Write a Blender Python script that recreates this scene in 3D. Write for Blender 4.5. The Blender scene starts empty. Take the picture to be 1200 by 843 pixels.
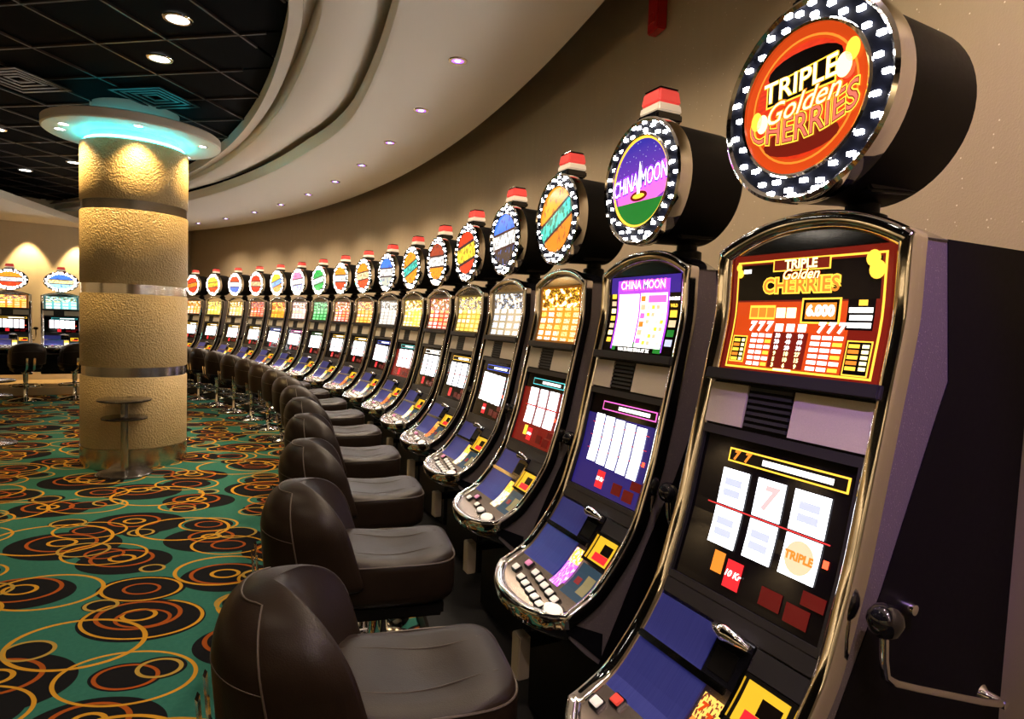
import bpy, bmesh, math, random
import numpy as np
from mathutils import Vector, Matrix
random.seed(7)
PI = math.pi
scene = bpy.context.scene
COL = scene.collection

# ------------------------------------------------------------------ camera
FPX, PITCH, ROLL, CAMZ = 738.8, 0.0604, 0.0385, 1.66
cd = bpy.data.cameras.new('camera'); cam = bpy.data.objects.new('camera', cd); COL.objects.link(cam)
cd.sensor_fit = 'HORIZONTAL'; cd.sensor_width = 36.0; cd.lens = 36.0 * FPX / 1200.0
cd.clip_start = 0.02; cd.clip_end = 200
fwd = Vector((0, math.cos(PITCH), -math.sin(PITCH))); up0 = Vector((0, math.sin(PITCH), math.cos(PITCH))); r0 = Vector((1, 0, 0))
rgt = r0 * math.cos(ROLL) + up0 * math.sin(ROLL); upv = up0 * math.cos(ROLL) - r0 * math.sin(ROLL)
M = Matrix((rgt, upv, -fwd)).transposed().to_4x4(); M.translation = Vector((0, 0, CAMZ)); cam.matrix_world = M
scene.camera = cam

# ------------------------------------------------------------------ world, exposure
w = bpy.data.worlds.new('world'); scene.world = w; w.use_nodes = True
bgn = w.node_tree.nodes['Background']; bgn.inputs[0].default_value = (1.0, 0.86, 0.70, 1); bgn.inputs[1].default_value = 0.085
scene.view_settings.view_transform = 'Standard'; scene.view_settings.look = 'None'
scene.view_settings.exposure = 0.0; scene.view_settings.gamma = 1.0; scene.view_settings.use_curve_mapping = False

# light strengths
E_SOFFIT = 85.0; E_VIOLET = 7.0; E_CEIL = 34.0; E_PILLAR = 95.0; E_WASH = 300.0; E_NEON = 22.0

# ------------------------------------------------------------------ plan
CX, CY, RR = -18.608, -1.9286, 19.5056      # centre and radius of the machine row
def ring(phi, off): return (CX + (RR + off) * math.cos(phi), CY + (RR + off) * math.sin(phi))
ROW = [[0.6291, 1.4495, 0.4586], [0.4382, 2.3145, 0.4419], [0.1985, 3.2108, 0.4349], [-0.0762, 4.0874, 0.471], [-0.3845, 4.9613, 0.5111], [-0.7201, 5.8172, 0.5506], [-1.096, 6.6629, 0.6073], [-1.5201, 7.4943, 0.6633], [-1.9911, 8.3043, 0.7223], [-2.5, 9.085, 0.7666], [-3.0458, 9.8409, 0.8151], [-3.6243, 10.5693, 0.8682], [-4.2338, 11.2674, 0.9096], [-4.8752, 11.9318, 0.9699], [-5.5527, 12.5617, 1.0233], [-6.2672, 13.1546, 1.0843], [-6.99, 13.74, 1.12]]

# ------------------------------------------------------------------ materials
MATS = {}
def nt(name):
    m = bpy.data.materials.new(name); m.use_nodes = True
    t = m.node_tree; p = t.nodes['Principled BSDF']; MATS[name] = m
    return m, t, p
def link(t, a, b): t.links.new(a, b)
def mat(name, col, rough=.5, metal=0.0, coat=0.0, emis=None, estr=0.0, spec=.5, alpha=1.0, trans=0.0):
    if name in MATS: return MATS[name]
    m, t, p = nt(name)
    p.inputs['Base Color'].default_value = (*col, 1); p.inputs['Roughness'].default_value = rough
    p.inputs['Metallic'].default_value = metal; p.inputs['Coat Weight'].default_value = coat
    p.inputs['Specular IOR Level'].default_value = spec; p.inputs['Transmission Weight'].default_value = trans
    if emis: p.inputs['Emission Color'].default_value = (*emis, 1); p.inputs['Emission Strength'].default_value = estr
    # faint grain so nothing is perfectly uniform
    n = t.nodes.new('ShaderNodeTexNoise'); n.inputs['Scale'].default_value = 90
    tc = t.nodes.new('ShaderNodeTexCoord'); link(t, tc.outputs['Object'], n.inputs['Vector'])
    mr = t.nodes.new('ShaderNodeMapRange'); mr.inputs[3].default_value = max(0.0, rough - .04); mr.inputs[4].default_value = min(1, rough + .04)
    link(t, n.outputs[0], mr.inputs[0]); link(t, mr.outputs[0], p.inputs['Roughness'])
    return m
def glow(name, col, s, rough=.25):
    return mat(name, (col[0]*.3, col[1]*.3, col[2]*.3), rough, emis=col, estr=s)
def mixc(t, fac, a, b):
    n = t.nodes.new('ShaderNodeMix'); n.data_type = 'RGBA'
    for k, x in ((0, fac), (6, a), (7, b)):
        if isinstance(x, (tuple, list)): n.inputs[k].default_value = (*x, 1) if len(x) == 3 else x
        elif isinstance(x, (int, float)): n.inputs[k].default_value = x
        else: link(t, x, n.inputs[k])
    return n.outputs[2]
def math_(t, op, a, b=None, clamp=False):
    n = t.nodes.new('ShaderNodeMath'); n.operation = op; n.use_clamp = clamp
    for k, x in ((0, a), (1, b)):
        if x is None: continue
        if isinstance(x, (int, float)): n.inputs[k].default_value = x
        else: link(t, x, n.inputs[k])
    return n.outputs[0]
def coords(t, kind='Object', scale=(1, 1, 1), loc=(0, 0, 0), rot=(0, 0, 0)):
    tc = t.nodes.new('ShaderNodeTexCoord'); mp = t.nodes.new('ShaderNodeMapping')
    link(t, tc.outputs[kind], mp.inputs[0]); mp.inputs[1].default_value = loc; mp.inputs[2].default_value = rot; mp.inputs[3].default_value = scale
    return mp.outputs[0]
def noise(t, vec, scale, detail=2.0):
    n = t.nodes.new('ShaderNodeTexNoise'); n.inputs['Scale'].default_value = scale; n.inputs['Detail'].default_value = detail
    link(t, vec, n.inputs['Vector']); return n.outputs[0]
def bump(t, p, h, strength, dist=.01):
    b = t.nodes.new('ShaderNodeBump'); b.inputs['Strength'].default_value = strength; b.inputs['Distance'].default_value = dist
    link(t, h, b.inputs['Height']); link(t, b.outputs[0], p.inputs['Normal'])

chrome = mat('chrome', (.82, .80, .78), .07, 1.0)
satin = mat('satin_steel', (.62, .58, .50), .28, 1.0)
steel = mat('brushed_band_steel', (.55, .50, .43), .22, 1.0)
blackp = mat('black_plastic', (.004, .0036, .0034), .45, spec=.12)
blackg = mat('black_gloss', (.006, .006, .008), .07, coat=.6)
blackbox = mat('black_laminate', (.003, .0025, .0035), .55, spec=.10)
greyp = mat('dark_grey_plastic', (.020, .019, .020), .35, spec=.35)
headm = mat('smoked_chrome', (.52, .48, .45), .16, 1.0)
glassdark = mat('dark_glass', (.004, .003, .004), .08, spec=.16)
slat = mat('vent_black', (.02, .02, .02), .5)
lamp_white = glow('lamp_white', (1.0, .95, .90), 88.0)
reel_white = glow('reel_white', (.93, .95, 1.0), 4.0)
redglow = glow('red_glow', (.85, .02, .03), 1.1)
redlow = glow('red_display', (.32, .005, .01), .16)
redhot = glow('red_hot', (1, .08, .03), 3.0)
gold = glow('gold_print', (1.0, .58, .05), 1.6)
goldl = glow('pale_gold_print', (1.0, .84, .34), 2.6)
whitep = glow('white_print', (1, .97, .9), 2.4)
orangep = glow('orange_print', (1.0, .30, .03), 1.0)
redp = glow('red_print', (.72, .07, .008), .95)
darkredp = glow('dark_red_print', (.22, .014, .006), .8)
blackpr = mat('black_print', (.006, .004, .003), .2, spec=.25)
pinkp = glow('pink_print', (.95, .20, .13), 1.0)
purplep = glow('violet_print', (.42, .06, 1.0), 1.6)
purpled = glow('deep_violet_print', (.05, .02, .32), .9)
greenp = glow('green_print', (.03, .30, .04), .7)
magp = glow('magenta_print', (1.0, .15, .6), 1.4)
bluep = glow('blue_print', (.05, .12, .8), 1.2)
cyanp = glow('cyan_print', (.1, .7, .7), 1.2)
yellowlit = glow('yellow_lit_plastic', (1.0, .58, .03), .85)
btn_white = mat('button_white', (.78, .74, .66), .3, emis=(1, .95, .85), estr=.25)
btn_pink = mat('button_pink', (.75, .30, .50), .3, emis=(.9, .3, .55), estr=.2)
btn_red = mat('button_red', (.60, .05, .04), .3, emis=(.9, .1, .05), estr=.3)
redlens = mat('red_lens', (.75, .07, .06), .15, emis=(.95, .10, .08), estr=.38, coat=.5)
clearlens = mat('clear_lens', (.85, .74, .62), .15, emis=(.9, .75, .55), estr=.28, coat=.5)
alarmred = mat('alarm_red', (.60, .02, .015), .3)
leafm = None

def m_sparkle():
    m, t, p = nt('sparkle_panel'); v = coords(t)
    vo = t.nodes.new('ShaderNodeTexVoronoi'); vo.inputs['Scale'].default_value = 300; link(t, v, vo.inputs['Vector'])
    f = math_(t, 'LESS_THAN', vo.outputs['Distance'], .22)
    sel = t.nodes.new('ShaderNodeSeparateColor'); link(t, vo.outputs['Color'], sel.inputs[0])
    f = math_(t, 'MULTIPLY', f, math_(t, 'GREATER_THAN', sel.outputs[0], .72))
    link(t, mixc(t, f, (.17, .145, .15), (.80, .70, .58)), p.inputs['Base Color'])
    p.inputs['Metallic'].default_value = .35; p.inputs['Roughness'].default_value = .42
    bump(t, p, noise(t, v, 250, 2), .5, .002); return m
sparkle = m_sparkle()
def m_blue():
    m, t, p = nt('blue_brushed_panel'); v = coords(t, scale=(400, 6, 6))
    p.inputs['Metallic'].default_value = .85; p.inputs['Roughness'].default_value = .3
    link(t, mixc(t, noise(t, v, 1.0, 2), (.10, .12, .50), (.16, .18, .62)), p.inputs['Base Color'])
    p.inputs['Emission Color'].default_value = (.05, .06, .55, 1); p.inputs['Emission Strength'].default_value = .10  # faint blue self-glow put into the metal panel
    return m
bluepanel = m_blue()
def m_speaker():
    m, t, p = nt('speaker_mesh'); v = coords(t)
    p.inputs['Metallic'].default_value = .2; p.inputs['Roughness'].default_value = .45
    link(t, mixc(t, noise(t, v, 500, 1), (.46, .41, .31), (.62, .55, .42)), p.inputs['Base Color']); return m
speakerm = m_speaker()
def m_leather():
    m, t, p = nt('brown_black_leather'); v = coords(t)
    p.inputs['Roughness'].default_value = .36; p.inputs['Specular IOR Level'].default_value = .13
    link(t, mixc(t, noise(t, v, 14, 3), (.011, .0065, .004), (.018, .011, .0065)), p.inputs['Base Color'])
    vo = t.nodes.new('ShaderNodeTexVoronoi'); vo.inputs['Scale'].default_value = 260; link(t, v, vo.inputs['Vector'])
    bump(t, p, vo.outputs['Distance'], .12, .002); return m
leather = m_leather()
stitch = mat('leather_stitch', (.06, .043, .028), .55)
def m_wall(name, ca, cb):
    m, t, p = nt(name); v = coords(t)
    vo = t.nodes.new('ShaderNodeTexVoronoi'); vo.inputs['Scale'].default_value = 55; link(t, v, vo.inputs['Vector'])
    sel = t.nodes.new('ShaderNodeSeparateColor'); link(t, vo.outputs['Color'], sel.inputs[0])
    f = math_(t, 'MULTIPLY', math_(t, 'LESS_THAN', vo.outputs['Distance'], .13), math_(t, 'GREATER_THAN', sel.outputs[0], .82))
    base = mixc(t, noise(t, coords(t, scale=(1, 1, .12)), 16, 3), ca, cb)
    link(t, mixc(t, f, base, (.95, .88, .74)), p.inputs['Base Color'])
    p.inputs['Roughness'].default_value = .45; p.inputs['Metallic'].default_value = .15
    bump(t, p, noise(t, v, 160, 3), .25, .004); return m
wallm = m_wall('glitter_wallpaper', (.48, .38, .25), (.54, .43, .285))
wallm2 = m_wall('cream_wall', (.62, .52, .36), (.68, .57, .40))
soffitm = mat('soffit_paint', (.80, .74, .64), .55)
def m_plaster():
    m, t, p = nt('hammered_plaster'); v = coords(t)
    p.inputs['Roughness'].default_value = .42
    vo = t.nodes.new('ShaderNodeTexVoronoi'); vo.inputs['Scale'].default_value = 64; vo.feature = 'SMOOTH_F1'
    link(t, v, vo.inputs['Vector'])
    h = math_(t, 'ADD', vo.outputs['Distance'], math_(t, 'MULTIPLY', noise(t, v, 70, 3), .8))
    link(t, mixc(t, noise(t, v, 5, 3), (.56, .41, .19), (.64, .48, .24)), p.inputs['Base Color'])
    bump(t, p, h, .9, .010); return m
plaster = m_plaster()
discm = mat('disc_white', (.72, .68, .62), .55)
tilem = mat('black_ceiling_tile', (.004, .004, .005), .8, spec=.03)
gridm = mat('ceiling_grid_bar', (.07, .055, .05), .45, .8)
tanm = mat('tan_plinth', (.38, .26, .12), .45)
def m_carpet():
    m, t, p = nt('patterned_carpet'); p.inputs['Roughness'].default_value = .95; p.inputs['Specular IOR Level'].default_value = .08
    col = mixc(t, noise(t, coords(t), 45, 3), (.019, .100, .075), (.031, .135, .100))
    def cells(scale, loc, rot, asp, rnd=.55):
        v = coords(t, scale=(scale, scale * asp, 0), loc=loc, rot=(0, 0, rot))
        vo = t.nodes.new('ShaderNodeTexVoronoi'); vo.voronoi_dimensions = '2D'; vo.inputs['Scale'].default_value = 1; vo.inputs['Randomness'].default_value = rnd
        link(t, v, vo.inputs['Vector']); se = t.nodes.new('ShaderNodeSeparateColor'); link(t, vo.outputs['Color'], se.inputs[0])
        return vo.outputs['Distance'], se.outputs
    def blob(c, args, lo, hi, colr):
        d, s = cells(*args); r = math_(t, 'ADD', math_(t, 'MULTIPLY', s[0], hi - lo), lo)
        return mixc(t, math_(t, 'LESS_THAN', d, r), c, colr)
    def rings(c, args, lo, hi, wd, colr, n=1, k=.55, ca=None):
        d, s = cells(*args); r = math_(t, 'ADD', math_(t, 'MULTIPLY', s[1], hi - lo), lo)
        for q in range(n):
            e = math_(t, 'ABSOLUTE', math_(t, 'SUBTRACT', d, math_(t, 'MULTIPLY', r, k ** q)))
            c = mixc(t, math_(t, 'LESS_THAN', e, wd), c, colr if q == 0 or ca is None else ca)
        return c
    blk = (.006, .006, .007); yl = (.46, .23, .018); org = (.28, .062, .008); ol = (.34, .22, .04)
    A = (1.25, (0.3, .1, 0), .35, 1.3, .38); B = (1.35, (3.7, 1.9, 0), -.5, 1.35, .40); D = (1.5, (9.1, 5.3, 0), .1, 1.2, .4)
    col = blob(col, A, .30, .46, blk); col = blob(col, B, .16, .36, blk); col = blob(col, D, .08, .24, blk)
    col = rings(col, (1.25, (0.38, .05, 0), .35, 1.3, .38), .17, .30, .015, org, 2, .40, yl)
    col = rings(col, B, .26, .41, .013, yl, 2, .45, org)
    col = rings(col, (1.0, (7.3, 4.4, 0), .9, 1.25, .35), .26, .42, .012, yl, 1)
    col = rings(col, D, .10, .24, .015, ol, 1)
    link(t, col, p.inputs['Base Color'])
    bump(t, p, noise(t, coords(t), 400, 2), .3, .004); return m
carpet = m_carpet()

def uvn(t):
    n = t.nodes.new('ShaderNodeUVMap'); s = t.nodes.new('ShaderNodeSeparateXYZ'); link(t, n.outputs[0], s.inputs[0]); return n.outputs[0], s.outputs[0], s.outputs[1]
def emit_tree(name, fn, strength, rough=.12):
    if name in MATS: return MATS[name]
    m, t, p = nt(name); c = fn(t); p.inputs['Base Color'].default_value = (.02, .02, .02, 1); p.inputs['Roughness'].default_value = rough
    link(t, c, p.inputs['Emission Color']); p.inputs['Emission Strength'].default_value = strength; return m
def bricks(t, vec, sx, sy, a, b, mortar, msize=.06):
    mp = t.nodes.new('ShaderNodeMapping'); link(t, vec, mp.inputs[0]); mp.inputs[3].default_value = (sx, sy, 1)
    n = t.nodes.new('ShaderNodeTexBrick'); n.offset = 0; n.inputs['Color1'].default_value = (*a, 1); n.inputs['Color2'].default_value = (*b, 1); n.inputs['Mortar'].default_value = (*mortar, 1)
    n.inputs['Scale'].default_value = 1; n.inputs['Brick Width'].default_value = 1; n.inputs['Row Height'].default_value = 1; n.inputs['Mortar Size'].default_value = msize
    link(t, mp.outputs[0], n.inputs['Vector']); return n.outputs[0]
def paymat(name, base, ca, cb, nx, ny, strength=1.9):
    def fn(t):
        v, x, y = uvn(t); dk = tuple(q * .12 for q in base)
        mp = t.nodes.new('ShaderNodeMapping'); link(t, v, mp.inputs[0]); mp.inputs[1].default_value = (ny * .37 + len(name), nx * .21 + base[0] * 3, 0)
        n1 = noise(t, mp.outputs[0], 9, 2); n2 = noise(t, mp.outputs[0], 38, 2)
        art = mixc(t, math_(t, 'GREATER_THAN', n1, .50), dk, base); art = mixc(t, math_(t, 'GREATER_THAN', n1, .58), art, ca); art = mixc(t, math_(t, 'GREATER_THAN', n2, .60), art, cb)
        c = bricks(t, v, nx, ny, ca, cb, tuple(q * .6 for q in base), .16)
        c = mixc(t, math_(t, 'GREATER_THAN', n2, .57), c, tuple(q * .5 for q in base))
        c = mixc(t, math_(t, 'GREATER_THAN', x, .52), c, mixc(t, .45, c, base))
        c = mixc(t, math_(t, 'GREATER_THAN', y, .62), c, art)
        e = math_(t, 'MAXIMUM', math_(t, 'ABSOLUTE', math_(t, 'SUBTRACT', x, .5)), math_(t, 'ABSOLUTE', math_(t, 'SUBTRACT', y, .5)))
        return mixc(t, math_(t, 'GREATER_THAN', e, .455), c, dk)
    return emit_tree(name, fn, strength)
def artmat(name, top, band, low, strength=1.7, seed=0.0, tilt=.25, half=.17):
    def fn(t):
        v, x, y = uvn(t)
        yy = math_(t, 'SUBTRACT', math_(t, 'SUBTRACT', y, .5), math_(t, 'MULTIPLY', math_(t, 'SUBTRACT', x, .5), tilt))
        mp = t.nodes.new('ShaderNodeMapping'); link(t, v, mp.inputs[0]); mp.inputs[1].default_value = (seed, seed * .7, 0); mp.inputs[3].default_value = (2.2, 1, 1)
        nz = noise(t, mp.outputs[0], 7, 2)
        c = mixc(t, math_(t, 'GREATER_THAN', yy, 0.0), low, top)
        c = mixc(t, math_(t, 'GREATER_THAN', nz, .60), c, tuple(min(1, q * .35 + .02) for q in top))
        inb = math_(t, 'LESS_THAN', math_(t, 'ABSOLUTE', yy), half)
        inner = math_(t, 'LESS_THAN', math_(t, 'ABSOLUTE', yy), half * .72)
        c = mixc(t, inb, c, (.05, .02, .02)); bn = mixc(t, math_(t, 'GREATER_THAN', nz, .52), band, tuple(q * .35 for q in band))
        return mixc(t, inner, c, bn)
    return emit_tree(name, fn, strength)

# ------------------------------------------------------------------ mesh builder
class MB:
    def __init__(self): self.v = []; self.f = []; self.uv = {}
    def add(self, vs, fs):
        o = len(self.v); self.v += [tuple(map(float, q)) for q in vs]; self.f += [tuple(i + o for i in f) for f in fs]; return self
    def box(self, x0, x1, y0, y1, z0, z1):
        return self.add([(x, y, z) for z in (z0, z1) for y in (y0, y1) for x in (x0, x1)], [(0, 2, 3, 1), (4, 5, 7, 6), (0, 1, 5, 4), (2, 6, 7, 3), (0, 4, 6, 2), (1, 3, 7, 5)])
    def lathe(self, prof, n=32, c=(0, 0, 0), axis='z', sx=1.0, sy=1.0, cap=True):
        vs = []; k = len(prof)
        for i in range(n):
            a = 2 * PI * i / n
            for r, h in prof:
                p = (r * math.cos(a) * sx, r * math.sin(a) * sy, h)
                if axis == 'y': p = (p[0], h, p[1])
                if axis == 'x': p = (h, p[0], p[1])
                vs.append((p[0] + c[0], p[1] + c[1], p[2] + c[2]))
        fs = [(i * k + j, ((i + 1) % n) * k + j, ((i + 1) % n) * k + j + 1, i * k + j + 1) for i in range(n) for j in range(k - 1)]
        if cap:
            fs.append(tuple(i * k for i in range(n))[::-1]); fs.append(tuple(i * k + k - 1 for i in range(n)))
        return self.add(vs, fs)
    def tube(self, pts, r, n=8, closed=False, cap=True):
        P = [np.array(p, float) for p in pts]; m = len(P); vs = []; prev = None
        for i in range(m):
            a = P[(i - 1) % m] if closed or i > 0 else P[i]; b = P[(i + 1) % m] if closed or i < m - 1 else P[i]
            T = b - a; T /= np.linalg.norm(T) + 1e-12
            if prev is None:
                h = np.array([0, 0, 1.]) if abs(T[2]) < .9 else np.array([1., 0, 0]); N = np.cross(T, h)
            else: N = prev - T * (prev @ T)
            N /= np.linalg.norm(N) + 1e-12; prev = N; B = np.cross(T, N)
            rr = r[i] if isinstance(r, (list, tuple)) else r
            for k in range(n):
                q = 2 * PI * k / n; vs.append(P[i] + rr * (math.cos(q) * N + math.sin(q) * B))
        L = m if closed else m - 1
        fs = [(i * n + k, i * n + (k + 1) % n, ((i + 1) % m) * n + (k + 1) % n, ((i + 1) % m) * n + k) for i in range(L) for k in range(n)]
        if not closed and cap: fs += [tuple(range(n))[::-1], tuple((m - 1) * n + k for k in range(n))]
        return self.add(vs, fs)
    def loft(self, rings_, cap=True, closed=True):
        n = len(rings_[0]); vs = [p for r in rings_ for p in r]; m = n if closed else n - 1
        fs = [(i * n + k, i * n + (k + 1) % n, (i + 1) * n + (k + 1) % n, (i + 1) * n + k) for i in range(len(rings_) - 1) for k in range(m)]
        if cap: fs += [tuple(range(n))[::-1], tuple((len(rings_) - 1) * n + k for k in range(n))]
        return self.add(vs, fs)
    def prism(self, poly, d0, d1, axis):     # poly in the two other axes
        def mk(p, d): return (d, p[0], p[1]) if axis == 'x' else (p[0], d, p[1]) if axis == 'y' else (p[0], p[1], d)
        n = len(poly); return self.add([mk(p, d0) for p in poly] + [mk(p, d1) for p in poly], [tuple(range(n)), tuple(range(2 * n - 1, n - 1, -1))] + [(i, (i + 1) % n + 0, (i + 1) % n + n, i + n) for i in range(n)])
    def mesh(self, name, m, smooth=False, bevel=0.0):
        me = bpy.data.meshes.new(name); me.from_pydata(self.v, [], self.f)
        bm = bmesh.new(); bm.from_mesh(me)
        bmesh.ops.recalc_face_normals(bm, faces=bm.faces)
        if bevel: bmesh.ops.bevel(bm, geom=bm.edges[:], offset=bevel, segments=2, affect='EDGES', clamp_overlap=True)
        bm.to_mesh(me); bm.free()
        if self.uv:
            ul = me.uv_layers.new(name='UVMap')
            for lp in me.loops:
                co = me.vertices[lp.vertex_index].co; ul.data[lp.index].uv = self.uv['fn'](co)
        if smooth:
            me.polygons.foreach_set('use_smooth', [True] * len(me.polygons)); me.update()
            try: me.set_sharp_from_angle(angle=math.radians(38 if smooth is True else smooth))
            except Exception: pass
        me.materials.append(m); return me
CACHE = {}
def put(me, name, parent=None, loc=None, rot=None):
    o = bpy.data.objects.new(name, me); COL.objects.link(o)
    if parent: o.parent = parent
    if loc: o.location = loc
    if rot: o.rotation_euler = rot
    return o
def tag(o, label=None, cat=None, group=None, kind=None):
    if label: o['label'] = label
    if cat: o['category'] = cat
    if group: o['group'] = group
    if kind: o['kind'] = kind
    return o
def empty(name, loc=(0, 0, 0), rz=0.0):
    o = bpy.data.objects.new(name, None); COL.objects.link(o); o.location = loc; o.rotation_euler = (0, 0, rz); o.empty_display_size = .1; return o
def cached(key, fn):
    if key not in CACHE: CACHE[key] = fn()
    return CACHE[key]
def copy_tree(o, parent=None):
    c = o.copy(); COL.objects.link(c); c.parent = parent
    for ch in o.children: copy_tree(ch, c)
    return c
def text_xy(s, size=1.0, bold=0.0, shear=0.0, space=1.0):
    key = ('txt', s, size, bold, shear, space)
    if key in CACHE: return CACHE[key]
    cu = bpy.data.curves.new('lettering', 'FONT'); cu.body = s; cu.size = size; cu.align_x = 'CENTER'; cu.align_y = 'CENTER'
    cu.offset = bold; cu.shear = shear; cu.space_character = space; cu.resolution_u = 3
    o = bpy.data.objects.new('lettering', cu); COL.objects.link(o)
    bpy.context.view_layer.update()
    me = bpy.data.meshes.new_from_object(o.evaluated_get(bpy.context.evaluated_depsgraph_get()))
    vs = [tuple(v.co) for v in me.vertices]; fs = [tuple(p.vertices) for p in me.polygons]
    bpy.data.objects.remove(o); bpy.data.meshes.remove(me); bpy.data.curves.remove(cu)
    CACHE[key] = (vs, fs); return CACHE[key]

# ------------------------------------------------------------------ lamps
def spot(name, loc, target, energy, col, angle=80, blend=.6, size=.04, parent=None):
    ld = bpy.data.lights.new(name, 'SPOT'); ld.energy = energy; ld.color = col; ld.spot_size = math.radians(angle); ld.spot_blend = blend; ld.shadow_soft_size = size
    o = bpy.data.objects.new(name, ld); COL.objects.link(o)
    d = Vector(target) - Vector(loc); o.rotation_euler = d.to_track_quat('-Z', 'Y').to_euler(); o.location = loc
    if parent: 
        o.parent = parent; o.location = Vector(loc) - parent.location
    return o

# =================================================================== THE ROOM
def arcs(p0, p1, n): return [p0 + (p1 - p0) * i / n for i in range(n + 1)]
fl = MB().add([(-26, -6, 0), (8, -6, 0), (8, 30, 0), (-26, 30, 0)], [(0, 1, 2, 3)])
tag(put(fl.mesh('floor', carpet), 'floor'), 'teal carpet with black ovals and gold rings', kind='structure')
# curved wall behind the machine row
WOFF = .64
mb = MB(); ph = arcs(-.28, 1.02, 90)
mb.loft([[(*ring(p, WOFF), 0), (*ring(p, WOFF), 3.95), (*ring(p, WOFF + .15), 3.95), (*ring(p, WOFF + .15), 0)] for p in ph])
tag(put(mb.mesh('wall_right', wallm, smooth=True), 'wall_right'), kind='structure')
mb = MB(); mb.loft([[(*ring(p, WOFF - .02), 0), (*ring(p, WOFF - .02), .1), (*ring(p, WOFF - .002), .1), (*ring(p, WOFF - .002), 0)] for p in ph])
tag(put(mb.mesh('baseboard_right', blackp, smooth=True), 'baseboard_right'), kind='structure')
mb = MB(); mb.loft([[(*ring(p, -.60), 0), (*ring(p, -.60), .108), (*ring(p, -.588), .12), (*ring(p, WOFF - .025), .12), (*ring(p, WOFF - .025), 0)] for p in ph])  # black step, added to darken the carpet below the seats
tag(put(mb.mesh('trim_2', blackp, smooth=30), 'trim_2'), 'low black plinth darkening the floor under the machine row', kind='structure')
# stepped soffit
def o_main(p): return -.755 - 1.95 * max(0, p - .42) * min(1, max(0, (p - .38) / .12)) if p < .74 else -1.379 - 1.2 * (p - .74)
def o_g1(p): return -1.16 - 1.45 * max(0, p - .33)
def o_a(p): return -1.36 - 1.2 * max(0, p - .35)
ZS, Z2, Z3, ZC = 3.42, 3.52, 3.62, 3.70
def strip(prof_fn, name, m=soffitm):
    mb = MB(); mb.loft([[(*ring(p, o), z) for o, z in prof_fn(p)] for p in arcs(-.28, 1.02, 110)])
    return mb.mesh(name, m, smooth=30)
sof = tag(put(strip(lambda p: [(.30, ZS), (o_main(p) + .03, ZS), (o_main(p), ZS + .012), (o_main(p) - .012, ZS + .04), (o_main(p) - .012, ZS + .14), (.30, ZS + .14)], 'ceiling'), 'ceiling'), 'broad cream curved soffit over the machine row', kind='structure')
put(strip(lambda p: [(o_main(p) + .12, Z2 + .14), (o_main(p) - .02, Z2 + .10), (o_main(p) - .10, Z2 + .045), (o_main(p) - .2, Z2 + .012), (o_g1(p) + .03, Z2), (o_g1(p), Z2 + .012), (o_g1(p) - .01, Z2 + .04), (o_g1(p) - .01, Z2 + .20), (o_main(p) + .12, Z2 + .20)], 'soffit_step'), 'soffit_step', sof)
put(strip(lambda p: [(o_g1(p) + .10, Z3 + .12), (o_g1(p) - .01, Z3 + .09), (o_g1(p) - .05, Z3 + .035), (o_g1(p) - .10, Z3 + .005), (o_a(p) + .09, Z3), (o_a(p) + .085, Z3 - .03), (o_a(p), Z3 - .03), (o_a(p), Z3 + .20), (o_g1(p) + .10, Z3 + .20)], 'soffit_step'), 'soffit_step', sof)
# upper slab behind the soffit gap so no light leaks
mb = MB(); mb.add([(-26, -6, 3.96), (8, -6, 3.96), (8, 30, 3.96), (-26, 30, 3.96)], [(3, 2, 1, 0)])
tag(put(mb.mesh('ceiling', tilem), 'ceiling'), 'black ceiling void', kind='structure')
# black tile ceiling with metal grid
GA = math.atan2(.2, .98); gx = Vector((math.cos(-GA), math.sin(-GA), 0)); gy = Vector((math.sin(GA), math.cos(GA), 0)); G0 = Vector((-2.72, 4.93, ZC)); TS = .62
cl = empty('ceiling', (0, 0, 0)); tag(cl, 'black square ceiling tiles in a thin metal grid', kind='structure')
tme = MB().box(-TS/2 + .011, TS/2 - .011, -TS/2 + .011, TS/2 - .011, .0, .02).mesh('ceiling_tile', tilem, bevel=.004)
far = MB(); cells = []
for i in range(-30, 8):
    for j in range(-16, 34):
        c = G0 + gx * (TS * (i + .5)) + gy * (TS * (j + .5)); d = math.hypot(c.x - CX, c.y - CY) - RR; p = math.atan2(c.y - CY, c.x - CX)
        if d > o_a(p) + .25 or c.x < -14 or c.y < -4 or c.y > 17: continue
        cells.append((c, i, j))
vis = sorted(cells, key=lambda q: abs(q[0].x + 4.0) + abs(q[0].y - 7.0))
for k, (c, i, j) in enumerate(vis):
    if k < 290:
        o = put(tme, 'ceiling_tile', cl, c + Vector((0, 0, .012)), (0, 0, -GA))
    else:
        R_ = Matrix.Rotation(-GA, 3, 'Z'); b = MB().box(-TS/2 + .011, TS/2 - .011, -TS/2 + .011, TS/2 - .011, .012, .032)
        far.add([tuple(R_ @ Vector(v) + c) for v in b.v], b.f)
tag(put(far.mesh('ceiling_tile', tilem), 'ceiling_tile', cl), kind='stuff')
def grid_bar(a, b):
    d = (b - a); L = d.length; me = MB().box(0, L, -.009, .009, -.004, .03).mesh('grid_bar', gridm)
    put(me, 'grid_bar', cl, a, (0, 0, math.atan2(d.y, d.x)))
def inside(c): return math.hypot(c.x - CX, c.y - CY) - RR < o_a(math.atan2(c.y - CY, c.x - CX)) + .1
for i in range(-20, 8):
    js = [j for j in range(-14, 21) if inside(G0 + gx * TS * i + gy * TS * j) and (G0 + gx * TS * i + gy * TS * j).x > -14]
    if len(js) > 1: grid_bar(G0 + gx * TS * i + gy * TS * js[0], G0 + gx * TS * i + gy * TS * (js[-1] + .35))
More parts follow.
